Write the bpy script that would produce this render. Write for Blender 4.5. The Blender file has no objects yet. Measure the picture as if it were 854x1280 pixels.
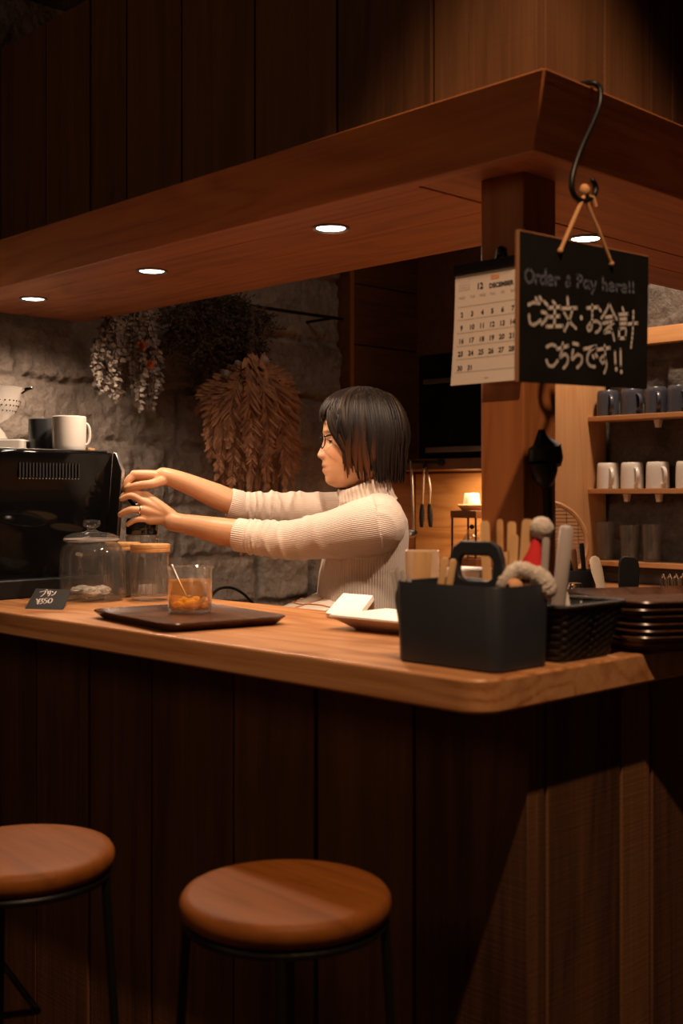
import bpy, math, random
import numpy as np
from mathutils import Vector, Matrix, noise
random.seed(7)
PI = math.pi
scene = bpy.context.scene
COL = scene.collection

# ------------------------------------------------------------------ camera
CAM = Vector((0.984, -1.212, 1.29))
FW = Vector((-0.7175, 0.6965, 0.0)).normalized()      # viewing direction
RT = Vector((0.6965, 0.7175, 0.0)).normalized()
UP = Vector((0, 0, 1))
FPX = 1480.0
HOR = 618.0
cd = bpy.data.cameras.new('camera')
cam = bpy.data.objects.new('camera', cd)
COL.objects.link(cam)
cam.matrix_world = Matrix((
    (RT.x, UP.x, -FW.x, CAM.x), (RT.y, UP.y, -FW.y, CAM.y),
    (RT.z, UP.z, -FW.z, CAM.z), (0, 0, 0, 1)))
cd.sensor_fit = 'VERTICAL'
cd.sensor_height = 36.0
cd.sensor_width = 24.0
cd.lens = FPX * 36.0 / 1280.0
cd.shift_y = -22.0 / 1280.0
cd.clip_start = 0.02
cd.dof.use_dof = True
cd.dof.focus_distance = 2.86
cd.dof.aperture_fstop = 4.0
scene.camera = cam

# ------------------------------------------------------------------ world, lights, exposure
scene.view_settings.view_transform = 'Standard'
scene.view_settings.look = 'None'
scene.view_settings.gamma = 1.0
scene.view_settings.use_curve_mapping = False
scene.view_settings.exposure = 0.0
wd = bpy.data.worlds.new('world')
scene.world = wd
wd.use_nodes = True
bg = wd.node_tree.nodes['Background']
bg.inputs[0].default_value = (1.0, 0.62, 0.38, 1)
bg.inputs[1].default_value = 0.02
WARM = (1.0, 0.72, 0.50)


def lamp(name, typ, loc, energy, color=WARM, size=0.1, target=None, spot=None, blend=0.3, size_y=None):
    d = bpy.data.lights.new(name, typ)
    d.energy = energy
    d.color = color
    if typ == 'AREA':
        d.size = size
        if size_y:
            d.shape = 'RECTANGLE'
            d.size_y = size_y
    else:
        d.shadow_soft_size = size
    if spot:
        d.spot_size = spot
        d.spot_blend = blend
    o = bpy.data.objects.new(name, d)
    COL.objects.link(o)
    o.location = loc
    if target is not None:
        v = Vector(target) - Vector(loc)
        o.rotation_euler = v.to_track_quat('-Z', 'Y').to_euler()
    return o


# dim room light of the seating area, and the ceiling spot beyond the right end of the counter
lamp('room_light', 'AREA', (-0.9, -2.6, 2.5), 5.5, (1.0, 0.60, 0.33), 1.6, target=(-0.5, 0.2, 1.3), size_y=0.8)
lamp('ceiling_spot', 'SPOT', (0.86, -0.54, 3.38), 215.0, (1.0, 0.62, 0.36), 0.025, target=(-0.05, 0.26, 0.2), spot=1.06, blend=0.4)
lamp('kitchen_light', 'SPOT', (-0.96, 2.03, 2.40), 52.0, WARM, 0.06, target=(-1.0, 2.05, 0.0), spot=1.7, blend=0.5)
lamp('backsplash_lamp', 'AREA', (-1.72, 2.12, 1.372), 3.6, (1.0, 0.62, 0.32), 0.3, target=(-1.72, 2.2, 0.0), size_y=0.06)
lamp('fern_fill', 'AREA', (-1.45, 1.25, 2.42), 1.5, WARM, 0.3, target=(-1.75, 1.35, 0.6), size_y=0.3)  # added fill to lift the dim dried ferns, no real fitting here
DOWN_W = 20.0


# ------------------------------------------------------------------ coordinate helpers
def at(px, py, d):
    """point seen at photo pixel (px, py) at depth d along the view axis"""
    return CAM + FW * d + RT * ((px - 427.0) / FPX * d) + UP * ((HOR - py) / FPX * d)


def onz(px, py, z):
    return at(px, py, (CAM.z - z) * FPX / (py - HOR))


def onx(px, py, x):
    u = (px - 427.0) / FPX
    dx = FW.x + u * RT.x
    return at(px, py, (x - CAM.x) / dx)


def ony(px, py, y):
    u = (px - 427.0) / FPX
    dy = FW.y + u * RT.y
    return at(px, py, (y - CAM.y) / dy)


# ------------------------------------------------------------------ materials
def S(r, g, b):
    """sRGB 0..255 -> linear"""
    return tuple(((c / 255) / 12.92 if c / 255 <= 0.04045 else ((c / 255 + 0.055) / 1.055) ** 2.4) for c in (r, g, b)) + (1,)


class NT:
    def __init__(self, name):
        self.m = bpy.data.materials.new(name)
        self.m.use_nodes = True
        self.t = self.m.node_tree
        self.n = self.t.nodes
        self.b = self.n['Principled BSDF']
        self.out = self.n['Material Output']

    def add(self, typ, **kw):
        nd = self.n.new(typ)
        for k, v in kw.items():
            setattr(nd, k, v)
        return nd

    def link(self, a, b):
        self.t.links.new(a, b)

    def ramp(self, fac, stops):
        r = self.add('ShaderNodeValToRGB')
        e = r.color_ramp.elements
        while len(e) < len(stops):
            e.new(0.5)
        for i, (p, c) in enumerate(stops):
            e[i].position = p
            e[i].color = c if len(c) == 4 else tuple(c) + (1,)
        self.link(fac, r.inputs[0])
        return r.outputs[0]

    def coords(self, scale=(1, 1, 1), rot=(0, 0, 0), offset=None):
        tc = self.add('ShaderNodeTexCoord')
        mp = self.add('ShaderNodeMapping')
        mp.inputs['Scale'].default_value = scale
        mp.inputs['Rotation'].default_value = rot
        src = tc.outputs['Object']
        if offset is not None:
            ad = self.add('ShaderNodeVectorMath', operation='ADD')
            self.link(src, ad.inputs[0])
            self.link(offset, ad.inputs[1])
            src = ad.outputs[0]
        self.link(src, mp.inputs['Vector'])
        return mp.outputs[0]

    def noise(self, vec, scale, detail=5, rough=0.6, dist=0.0):
        nz = self.add('ShaderNodeTexNoise')
        nz.inputs['Scale'].default_value = scale
        nz.inputs['Detail'].default_value = detail
        nz.inputs['Roughness'].default_value = rough
        nz.inputs['Distortion'].default_value = dist
        if vec is not None:
            self.link(vec, nz.inputs['Vector'])
        return nz.outputs['Fac']

    def math(self, op, a, b=None, clamp=False):
        md = self.add('ShaderNodeMath', operation=op)
        md.use_clamp = clamp
        for i, v in enumerate((a, b)):
            if v is None:
                continue
            if isinstance(v, (int, float)):
                md.inputs[i].default_value = v
            else:
                self.link(v, md.inputs[i])
        return md.outputs[0]

    def mix(self, fac, a, b, mode='MIX'):
        mx = self.add('ShaderNodeMix', data_type='RGBA', blend_type=mode)
        for key, v in ((0, fac), (6, a), (7, b)):
            if isinstance(v, (int, float)):
                mx.inputs[key].default_value = v
            elif isinstance(v, tuple):
                mx.inputs[key].default_value = v
            else:
                self.link(v, mx.inputs[key])
        return mx.outputs[2]

    def bump(self, h, strength=0.3, dist=0.01):
        bp = self.add('ShaderNodeBump')
        bp.inputs['Strength'].default_value = strength
        bp.inputs['Distance'].default_value = dist
        self.link(h, bp.inputs['Height'])
        self.link(bp.outputs[0], self.b.inputs['Normal'])

    def set(self, **kw):
        for k, v in kw.items():
            self.b.inputs[k.replace('_', ' ')].default_value = v
        return self


def plain(name, col, rough=0.5, metal=0.0, spec=0.5, bump=None, var=0.12, vscale=12.0):
    n = NT(name)
    n.set(Roughness=rough, Metallic=metal)
    n.b.inputs['Specular IOR Level'].default_value = spec
    f = n.noise(n.coords(), vscale, 3)
    dark = tuple(c * (1 - var) for c in col[:3]) + (1,)
    lite = tuple(min(1, c * (1 + var)) for c in col[:3]) + (1,)
    n.link(n.ramp(f, [(0.3, dark), (0.7, lite)]), n.b.inputs['Base Color'])
    if bump:
        n.bump(n.noise(n.coords(), bump[0], 4), bump[1], bump[2])
    return n.m


def wood(name, dark, mid, light, axis='X', grain=1.0, rough=0.5, bump=0.15, vary=0.35, sawn=0.0, spec=0.4, rings=0.35, coat=0.0):
    """procedural timber: streaks run along `axis`; every board (mesh island) gets its own offset and tone"""
    n = NT(name)
    geo = n.add('ShaderNodeNewGeometry')
    rnd = geo.outputs['Random Per Island']
    cmb = n.add('ShaderNodeCombineXYZ')
    for i, k in enumerate((7.3, 3.1, 5.7)):
        n.link(n.math('MULTIPLY', rnd, k), cmb.inputs[i])
    a = 'XYZ'.index(axis)
    sc = [26.0 * grain] * 3
    sc[a] = 1.6 * grain
    v = n.coords(tuple(sc), offset=cmb.outputs[0])
    f1 = n.noise(v, 1.0, 6, 0.62, 0.6)
    sc2 = [150.0 * grain] * 3
    sc2[a] = 4.0 * grain
    f2 = n.noise(n.coords(tuple(sc2), offset=cmb.outputs[0]), 1.0, 3, 0.6)
    sc3 = [5.0 * grain] * 3
    sc3[a] = 0.55 * grain
    f3 = n.noise(n.coords(tuple(sc3), offset=cmb.outputs[0]), 1.0, 2, 0.5, 0.4)
    rg = n.math('SINE', n.math('MULTIPLY', f3, 75.0))          # growth rings
    rg = n.math('MULTIPLY', n.math('ADD', rg, 1.0), 0.5)
    rg = n.math('POWER', rg, 2.0)
    f = n.math('ADD', n.math('MULTIPLY', f1, 0.75), n.math('MULTIPLY', f2, 0.25))
    f = n.math('SUBTRACT', f, n.math('MULTIPLY', rg, rings * 0.35))
    f = n.math('ADD', f, n.math('MULTIPLY', n.math('SUBTRACT', rnd, 0.5), vary))
    c = n.ramp(f, [(0.22, dark), (0.45, mid), (0.72, light)])
    n.link(c, n.b.inputs['Base Color'])
    n.set(Roughness=rough)
    n.b.inputs['Specular IOR Level'].default_value = spec
    if coat:
        n.b.inputs['Coat Weight'].default_value = coat
        n.b.inputs['Coat Roughness'].default_value = 0.25
    h = n.math('ADD', f2, n.math('MULTIPLY', f1, 0.6))
    if sawn:
        scs = [6.0] * 3
        scs[a] = 210.0
        hs = n.noise(n.coords(tuple(scs), rot=(0.0, 0.12, 0.0), offset=cmb.outputs[0]), 1.0, 2, 0.5)
        h = n.math('ADD', h, n.math('MULTIPLY', hs, sawn))
    n.bump(h, bump, 0.004)
    return n.m


def glass(name, tint=(1, 1, 1, 1), ior_blend=0.25, body=0.0, rough=0.02, bodycol=(0.8, 0.8, 0.8, 1)):
    """thin clear glass: what lies behind shows through, with a sheen that grows towards the rim"""
    n = NT(name)
    n.n.remove(n.b)
    tr = n.add('ShaderNodeBsdfTransparent')
    tr.inputs[0].default_value = tint
    gl = n.add('ShaderNodeBsdfGlossy')
    gl.inputs['Roughness'].default_value = rough
    lw = n.add('ShaderNodeLayerWeight')
    lw.inputs['Blend'].default_value = 0.5
    mx = n.add('ShaderNodeMixShader')
    fac = n.math('ADD', n.math('MULTIPLY', n.math('POWER', lw.outputs['Facing'], 3.5), ior_blend * 3.0), 0.05, clamp=True)
    n.link(fac, mx.inputs[0])
    n.link(tr.outputs[0], mx.inputs[1])
    n.link(gl.outputs[0], mx.inputs[2])
    last = mx.outputs[0]
    if body:
        df = n.add('ShaderNodeBsdfDiffuse')
        df.inputs[0].default_value = bodycol
        m2 = n.add('ShaderNodeMixShader')
        m2.inputs[0].default_value = body
        n.link(last, m2.inputs[1])
        n.link(df.outputs[0], m2.inputs[2])
        last = m2.outputs[0]
    n.link(last, n.out.inputs['Surface'])
    return n.m


def emit(name, col, strength):
    n = NT(name)
    n.b.inputs['Base Color'].default_value = (0.8, 0.8, 0.8, 1)
    n.b.inputs['Emission Color'].default_value = col
    n.b.inputs['Emission Strength'].default_value = strength
    return n.m


def stone(name, c1, c2, c3):
    n = NT(name)
    v = n.coords()
    f1 = n.noise(v, 7.0, 8, 0.68)
    f2 = n.noise(v, 60.0, 6, 0.7)
    f = n.math('ADD', n.math('MULTIPLY', f1, 0.65), n.math('MULTIPLY', f2, 0.35))
    n.link(n.ramp(f, [(0.33, c1), (0.5, c2), (0.68, c3)]), n.b.inputs['Base Color'])
    n.set(Roughness=0.92)
    n.b.inputs['Specular IOR Level'].default_value = 0.2
    n.bump(n.math('ADD', n.noise(v, 24.0, 8, 0.72), n.math('MULTIPLY', f2, 0.4)), 0.9, 0.02)
    return n.m


M = {}
M['counter'] = wood('counter_wood', (.33, .13, .042, 1), (.50, .235, .095, 1), (.60, .32, .15, 1), 'X', 1.0, 0.38, 0.08, 0.1, rings=0.5)
M['canopy_x'] = wood('canopy_wood_x', (.20, .062, .018, 1), (.33, .112, .034, 1), (.42, .16, .055, 1), 'X', 1.0, 0.5, 0.08, 0.12, rings=0.4)
M['canopy_y'] = wood('canopy_wood_y', (.19, .06, .018, 1), (.31, .105, .032, 1), (.40, .15, .052, 1), 'Y', 1.0, 0.5, 0.08, 0.12, rings=0.4)
M['panel'] = wood('sawn_dark_boards', (.045, .019, .009, 1), (.105, .043, .017, 1), (.17, .075, .030, 1), 'Z', 0.8, 0.62, 0.35, 0.42, sawn=0.5, rings=0.2, spec=0.3)
M['upper'] = wood('upper_boards', (.070, .028, .010, 1), (.115, .048, .018, 1), (.165, .072, .028, 1), 'Z', 0.8, 0.65, 0.25, 0.34, sawn=0.3, rings=0.25, spec=0.25)
M['post'] = wood('post_wood', (.22, .07, .02, 1), (.33, .115, .035, 1), (.40, .155, .05, 1), 'Z', 1.0, 0.5, 0.1, 0.1)
M['stool'] = wood('stool_wood', (.12, .036, .007, 1), (.20, .062, .011, 1), (.25, .084, .016, 1), 'X', 1.0, 0.5, 0.06, 0.05, rings=0.3, spec=0.12)
M['lightwood'] = wood('light_wood', (.42, .20, .08, 1), (.55, .29, .13, 1), (.62, .36, .17, 1), 'Z', 1.0, 0.55, 0.06, 0.05, rings=0.25)
M['shelf'] = wood('shelf_wood', (.36, .16, .06, 1), (.48, .24, .10, 1), (.56, .30, .13, 1), 'X', 1.0, 0.5, 0.06, 0.05, rings=0.3)
M['splash'] = wood('backsplash_wood', (.40, .17, .05, 1), (.55, .27, .09, 1), (.62, .34, .13, 1), 'X', 1.2, 0.5, 0.05, 0.1, rings=0.6)
M['cabinet'] = wood('cabinet_wood', (.08, .028, .010, 1), (.13, .048, .017, 1), (.17, .068, .026, 1), 'Y', 1.0, 0.55, 0.1, 0.1)
M['tray'] = wood('tray_wood', (.032, .013, .007, 1), (.060, .026, .014, 1), (.095, .043, .023, 1), 'X', 1.4, 0.27, 0.03, 0.02, rings=0.5, spec=0.5)
M['lidwood'] = wood('bamboo_lid', (.42, .20, .07, 1), (.55, .29, .11, 1), (.62, .36, .15, 1), 'X', 1.2, 0.5, 0.04, 0.02)
M['stickwood'] = wood('stick_wood', (.48, .27, .11, 1), (.60, .36, .16, 1), (.68, .43, .21, 1), 'Z', 1.2, 0.6, 0.04, 0.25, rings=0.1)
M['floor'] = wood('floor_boards', (.04, .018, .009, 1), (.07, .032, .015, 1), (.10, .05, .022, 1), 'X', 0.8, 0.55, 0.1, 0.2)
M['stone'] = stone('rough_stone', (.16, .13, .112, 1), (.29, .245, .215, 1), (.42, .36, .32, 1))
M['darkstone'] = stone('dark_stone', (.05, .042, .036, 1), (.10, .085, .074, 1), (.17, .145, .13, 1))
M['black'] = plain('black_gloss', (.004, .004, .004, 1), 0.06, 0, 0.16)
M['blackmat'] = plain('black_matt', (.008, .0075, .0075, 1), 0.5, 0, 0.25)
M['blackmetal'] = plain('black_iron', (.014, .013, .013, 1), 0.42, 0.6)
M['steel'] = plain('brushed_steel', (.36, .33, .31, 1), 0.34, 1.0)
M['chrome'] = plain('chrome', (.75, .72, .68, 1), 0.12, 1.0)
M['white'] = plain('white_ceramic', (.74, .70, .66, 1), 0.22, 0, 0.5, var=0.03)
M['whitepaper'] = plain('white_paper', (.86, .82, .77, 1), 0.8, var=0.02)
M['darkmug'] = plain('slate_ceramic', (.035, .038, .046, 1), 0.3, var=0.1)
M['caddy'] = plain('navy_plastic', (.024, .027, .036, 1), 0.45, bump=(400, 0.05, 0.001))
M['navymug'] = plain('navy_ceramic', (.05, .055, .075, 1), 0.3)
M['board'] = plain('chalkboard_black', (.0085, .0075, .007, 1), 0.8, 0, 0.12, var=0.3, vscale=9)
M['edge'] = plain('sign_edge_wood', (.28, .12, .05, 1), 0.6)
M['chalk'] = plain('white_chalk', (.62, .56, .52, 1), 0.95, var=0.25, vscale=300)
M['bluechalk'] = plain('blue_chalk', (.105, .112, .15, 1), 0.95, var=0.3, vscale=300)
M['rope'] = plain('jute_cord', (.50, .26, .11, 1), 0.85, bump=(300, 0.5, 0.002))
M['paper'] = plain('calendar_paper', (.70, .61, .54, 1), 0.8, var=0.02)
M['ink'] = plain('black_ink', (.03, .028, .028, 1), 0.8)
M['greyink'] = plain('grey_ink', (.32, .28, .26, 1), 0.8)
M['orangeink'] = plain('orange_ink', (.75, .30, .05, 1), 0.8)
M['slate'] = plain('slate_card', (.016, .015, .015, 1), 0.6)
M['glass'] = glass('clear_glass')
M['jarglass'] = glass('jar_glass', tint=(.93, .93, .92, 1), ior_blend=0.32, body=0.025)
M['frost'] = glass('ribbed_clear_plastic', tint=(.85, .83, .82, 1), ior_blend=0.3, body=0.16, rough=0.15, bodycol=(.5, .47, .44, 1))
M['cupglass'] = glass('cup_glass', ior_blend=0.3, body=0.02)
M['smoke'] = plain('smoked_black_plastic', (.010, .009, .009, 1), 0.12)
M['pack'] = plain('cellophane_packets', (.55, .50, .46, 1), 0.35, bump=(90, 0.6, 0.004), var=0.35, vscale=60)
M['wicker'] = plain('black_wicker', (.020, .016, .013, 1), 0.6, bump=(160, 0.8, 0.004), var=0.5, vscale=80)
M['red'] = plain('red_felt', (.55, .018, .022, 1), 0.9)
M['fur'] = plain('white_plush', (.80, .71, .62, 1), 0.95, bump=(260, 1.0, 0.006), var=0.1, vscale=160)
M['dollhair'] = plain('brown_doll_hair', (.10, .04, .016, 1), 0.8)
M['dollface'] = plain('doll_face', (.62, .34, .17, 1), 0.7)
M['greytube'] = plain('pale_grey_plastic', (.42, .37, .35, 1), 0.35)
M['cream'] = plain('cream_plastic', (.66, .50, .36, 1), 0.5)
M['leafgrey'] = plain('grey_dried_leaf', (.25, .21, .18, 1), 0.8, var=0.3, vscale=40)
M['twig'] = plain('dried_twig', (.075, .045, .026, 1), 0.85, var=0.35, vscale=30)
M['fern'] = plain('brown_dried_fern', (.35, .17, .09, 1), 0.75, var=0.35, vscale=25)
M['dryflower'] = plain('orange_dried_flower', (.42, .10, .02, 1), 0.8)
M['steelwall'] = plain('steel_splashback', (.055, .050, .047, 1), 0.35, 0.6)
M['void'] = plain('black_ceiling', (.010, .008, .007, 1), 0.9)
M['denim'] = plain('dark_trousers', (.03, .032, .042, 1), 0.85)
M['apron'] = plain('white_apron_cloth', (.72, .66, .60, 1), 0.85)
M['stitch'] = plain('orange_stitching', (.62, .22, .05, 1), 0.8)
M['gold'] = plain('silver_ring', (.85, .80, .72, 1), 0.15, 1.0)
M['frame'] = plain('dark_spectacle_frame', (.010, .008, .008, 1), 0.25)


# ------------------------------------------------------------------ mesh builder
class MB:
    def __init__(self):
        self.v = []
        self.f = []

    def quad(self, a, b, c, d):
        i = len(self.v)
        self.v += [Vector(p) for p in (a, b, c, d)]
        self.f.append((i, i + 1, i + 2, i + 3))
        return self

    def poly(self, pts):
        i = len(self.v)
        self.v += [Vector(p) for p in pts]
        self.f.append(tuple(range(i, i + len(pts))))
        return self

    def box(self, lo, hi, mat=None):
        i = len(self.v)
        for z in (lo[2], hi[2]):
            for x, y in ((lo[0], lo[1]), (hi[0], lo[1]), (hi[0], hi[1]), (lo[0], hi[1])):
                p = Vector((x, y, z))
                self.v.append(mat @ p if mat else p)
        self.f += [tuple(i + k for k in q) for q in ((3, 2, 1, 0), (4, 5, 6, 7), (0, 1, 5, 4), (1, 2, 6, 5), (2, 3, 7, 6), (3, 0, 4, 7))]
        return self

    def hexa(self, bottom, top):
        i = len(self.v)
        self.v += [Vector(p) for p in list(bottom) + list(top)]
        n = len(bottom)
        self.f.append(tuple(i + k for k in reversed(range(n))))
        self.f.append(tuple(i + n + k for k in range(n)))
        for k in range(n):
            k2 = (k + 1) % n
            self.f.append((i + k, i + k2, i + n + k2, i + n + k))
        return self

    def rings(self, rings, caps=True, closed=False):
        i = len(self.v)
        n = len(rings[0])
        for r in rings:
            self.v += [Vector(p) for p in r]
        m = len(rings)
        for a in range(m if closed else m - 1):
            b = (a + 1) % m
            for k in range(n):
                k2 = (k + 1) % n
                self.f.append((i + a * n + k, i + a * n + k2, i + b * n + k2, i + b * n + k))
        if caps and not closed:
            self.f.append(tuple(i + k for k in reversed(range(n))))
            self.f.append(tuple(i + (m - 1) * n + k for k in range(n)))
        return self

    def tube(self, pts, rad, n=8, caps=True, flat=None, closed=False, round_ends=False):
        pts = [Vector(p) for p in pts]
        if not isinstance(rad, (list, tuple)):
            rad = [rad] * len(pts)
        rad = list(rad)
        if round_ends:
            d0 = (pts[0] - pts[1]).normalized()
            d1 = (pts[-1] - pts[-2]).normalized()
            a, b = pts[0], pts[-1]
            ra, rb = rad[0], rad[-1]
            pts = [a + d0 * ra * s for s in (0.98, 0.75, 0.4)] + pts + [b + d1 * rb * s for s in (0.4, 0.75, 0.98)]
            rad = [ra * s for s in (0.2, 0.66, 0.92)] + rad + [rb * s for s in (0.92, 0.66, 0.2)]
        prev = None
        rings = []
        m = len(pts)
        for k in range(m):
            if closed:
                t = pts[(k + 1) % m] - pts[k - 1]
            else:
                t = pts[min(k + 1, m - 1)] - pts[max(k - 1, 0)]
            if t.length < 1e-9:
                t = Vector((0, 0, 1))
            t.normalize()
            if prev is None:
                ref = Vector(flat) if flat else (Vector((0, 0, 1)) if abs(t.z) < 0.9 else Vector((1, 0, 0)))
                u = (ref - t * ref.dot(t)).normalized()
            else:
                u = prev - t * prev.dot(t)
                u = u.normalized() if u.length > 1e-6 else prev
            prev = u
            w = t.cross(u)
            r = rad[k]
            ru, rw = r if isinstance(r, tuple) else (r, r)
            rings.append([pts[k] + u * (ru * math.cos(2 * PI * j / n)) + w * (rw * math.sin(2 * PI * j / n)) for j in range(n)])
        return self.rings(rings, caps, closed)

    def lathe(self, prof, c=(0, 0, 0), n=32, caps=True, axis=None, mat=None):
        c = Vector(c)
        rings = []
        for r, z in prof:
            ring = []
            for j in range(n):
                p = Vector((r * math.cos(2 * PI * j / n), r * math.sin(2 * PI * j / n), z))
                ring.append((mat @ p if mat else p) + c)
            rings.append(ring)
        return self.rings(rings, caps)

    def ball(self, c, r, n=16, m=10, mat=None):
        if not isinstance(r, (tuple, list)):
            r = (r, r, r)
        c = Vector(c)
        rings = []
        for a in range(m + 1):
            th = PI * (0.02 + 0.96 * a / m)
            ring = []
            for j in range(n):
                p = Vector((r[0] * math.sin(th) * math.cos(2 * PI * j / n), r[1] * math.sin(th) * math.sin(2 * PI * j / n), -r[2] * math.cos(th)))
                ring.append((mat @ p if mat else p) + c)
            rings.append(ring)
        return self.rings(rings, True)

    def prism(self, outline, z0, z1):
        """outline: list of (x, y)"""
        return self.hexa([(x, y, z0) for x, y in outline], [(x, y, z1) for x, y in outline])

    def mesh(self, name, org=(0, 0, 0), smooth=None):
        me = bpy.data.meshes.new(name)
        o = Vector(org)
        me.from_pydata([tuple(p - o) for p in self.v], [], self.f)
        me.update()
        if smooth is not None:
            me.polygons.foreach_set('use_smooth', [True] * len(me.polygons))
            me.set_sharp_from_angle(angle=math.radians(smooth))
        return me

    def build(self, name, mat, parent=None, smooth=40, bevel=None, fix=True):
        org = ORG.get(parent.name, Vector()) if parent else (getattr(self, 'org', None) or Vector())
        me = self.mesh(name, org, smooth)
        if fix:
            import bmesh
            bm = bmesh.new()
            bm.from_mesh(me)
            bmesh.ops.recalc_face_normals(bm, faces=bm.faces)
            bm.to_mesh(me)
            bm.free()
        me.materials.append(M[mat] if isinstance(mat, str) else mat)
        o = bpy.data.objects.new(name, me)
        COL.objects.link(o)
        if parent:
            o.parent = parent
            ORG[o.name] = org
        else:
            o.location = org
            ORG[o.name] = Vector(org)
        if bevel:
            bv = o.modifiers.new('bevel', 'BEVEL')
            bv.width = bevel
            bv.segments = 2
            bv.limit_method = 'ANGLE'
            bv.angle_limit = math.radians(40)
        return o


ORG = {}


def thing(name, label, cat, loc=(0, 0, 0), group=None):
    o = bpy.data.objects.new(name, None)
    COL.objects.link(o)
    o.location = loc
    o.empty_display_size = 0.05
    o['label'] = label
    o['category'] = cat
    if group:
        o['group'] = group
    ORG[o.name] = Vector(loc)
    return o


def tag(o, label, cat, group=None, kind=None):
    o['label'] = label
    o['category'] = cat
    if group:
        o['group'] = group
    if kind:
        o['kind'] = kind
    return o


def structure(o):
    o['kind'] = 'structure'
    return o


def dup(root, loc, rz=0.0, label=None, scale=None):
    def cp(o, par):
        c = o.copy()
        COL.objects.link(c)
        c.parent = par
        for ch in list(o.children):
            cp(ch, c)
        return c
    r = cp(root, None)
    r.location = loc
    r.rotation_euler = (0, 0, rz)
    if label:
        r['label'] = label
    if scale:
        r.scale = scale
    return r


def rrect(w, d, r, n=6):
    """rounded rectangle outline centred on 0"""
    out = []
    for cx, cy, a0 in ((w / 2 - r, -d / 2 + r, -PI / 2), (w / 2 - r, d / 2 - r, 0), (-w / 2 + r, d / 2 - r, PI / 2), (-w / 2 + r, -d / 2 + r, PI)):
        for k in range(n + 1):
            a = a0 + PI / 2 * k / n
            out.append((cx + r * math.cos(a), cy + r * math.sin(a)))
    return out


def spline(pts, k=6):
    """Catmull-Rom through points"""
    pts = [Vector(p) for p in pts]
    out = []
    for i in range(len(pts) - 1):
        p0, p1, p2, p3 = pts[max(i - 1, 0)], pts[i], pts[i + 1], pts[min(i + 2, len(pts) - 1)]
        for j in range(k):
            t = j / k
            out.append(0.5 * ((2 * p1) + (p2 - p0) * t + (2 * p0 - 5 * p1 + 4 * p2 - p3) * t * t + (3 * p1 - p0 - 3 * p2 + p3) * t ** 3))
    out.append(pts[-1])
    return out


def lerp_table(tab, x):
    if x <= tab[0][0]:
        return tab[0][1:]
    for a, b in zip(tab, tab[1:]):
        if x <= b[0]:
            t = (x - a[0]) / (b[0] - a[0])
            return tuple(p + (q - p) * t for p, q in zip(a[1:], b[1:]))
    return tab[-1][1:]


# ================================================================== THE SETTING
ZC = 1.045           # counter top
CT = 0.047           # slab thickness
ZS = 1.825           # soffit
ZW = 2.454           # top of the boards above the canopy
XW = -2.256          # stone wall
XE = XW + 0.035       # where counter and canopy meet the stone
PY, PX = 0.165, -0.049   # counter front and side boards

structure(MB().box((-4, -4, -0.05), (3, 3.2, 0)).build('floor', 'floor'))
structure(MB().box((-4, -4, 3.60), (3, 3.2, 3.66)).build('ceiling', 'void'))


def stone_wall(name, mat, o, du, dv, dn, nu, nv, seed, courses, jw=0.010, amp=0.022):
    """rough squared stone in courses: a relief mesh, joints sunk between the blocks"""
    rnd = random.Random(seed)
    o, du, dv, dn = (Vector(q) for q in (o, du, dv, dn))
    LU, LV = du.length, dv.length
    eu, ev, en = du.normalized(), dv.normalized(), dn.normalized()
    rows = []
    for i in range(len(courses) - 1):
        cuts = [-0.2 + rnd.random() * 0.2]
        pre = list(JOINTS.get((name, i), []))
        while cuts[-1] < LU + 0.1:
            nxt = cuts[-1] + 0.24 + rnd.random() * 0.22
            if pre and nxt > pre[0] - 0.12:
                nxt = pre.pop(0)
            cuts.append(nxt)
        rows.append((cuts, [rnd.uniform(-0.012, 0.016) for _ in cuts]))
    mb = MB()
    for a in range(nv + 1):
        v = LV * a / nv
        for b in range(nu + 1):
            u = LU * b / nu
            p3 = Vector((u * 3.1 + seed, v * 3.1, seed * 0.7))
            uw = u + 0.014 * noise.noise(p3 * 3.0)
            vw = v + 0.012 * noise.noise(p3 * 2.3 + Vector((9, 3, 1)))
            ci = max(0, min(len(rows) - 1, sum(1 for c in courses[1:-1] if vw > c)))
            dvj = min(abs(vw - courses[ci]), abs(vw - courses[ci + 1]))
            cuts, offs = rows[ci]
            k = max(0, sum(1 for c in cuts if uw > c) - 1)
            duj = min(abs(uw - cuts[k]), abs(uw - cuts[min(k + 1, len(cuts) - 1)]))
            dj = min(dvj, duj) + 0.006 * noise.noise(p3 * 14)
            e = max(0.0, min(1.0, (dj - jw * 0.4) / (jw * 1.6)))
            e = e * e * (3 - 2 * e)
            nzv = noise.fractal(p3 * 2.0, 0.8, 2.1, 6) * 0.5
            h = e * (amp * .75 + offs[k] * .8) + nzv * amp * (0.5 + 0.9 * e) + 0.006 * noise.fractal(p3 * 9.0, 0.7, 2.1, 4)
            mb.v.append(o + eu * u + ev * v + en * h)
    w = nu + 1
    for a in range(nv):
        for b in range(nu):
            i = a * w + b
            mb.f.append((i, i + 1, i + w + 1, i + w))
    ob = mb.build(name, mat, smooth=60, fix=False)
    return structure(ob)


JOINTS = {('wall_left', 6): [0.8 + 0.6], ('wall_left', 5): [1.125 + 0.6, 1.62 + 0.6]}
stone_wall('wall_left', 'stone', (XW - 0.02, -0.6, 0.0), (0, 2.525, 0), (0, 0, 2.8), (1, 0, 0), 420, 450, 3,
           [0, 0.3, 0.62, 0.9, 1.07, 1.25, 1.452, 1.64, 1.86, 2.1, 2.4, 2.8])
structure(MB().box((-2.5, -0.6, 0), (XW - 0.05, 1.92, 3.6)).build('wall_left_core', 'darkstone'))
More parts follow.
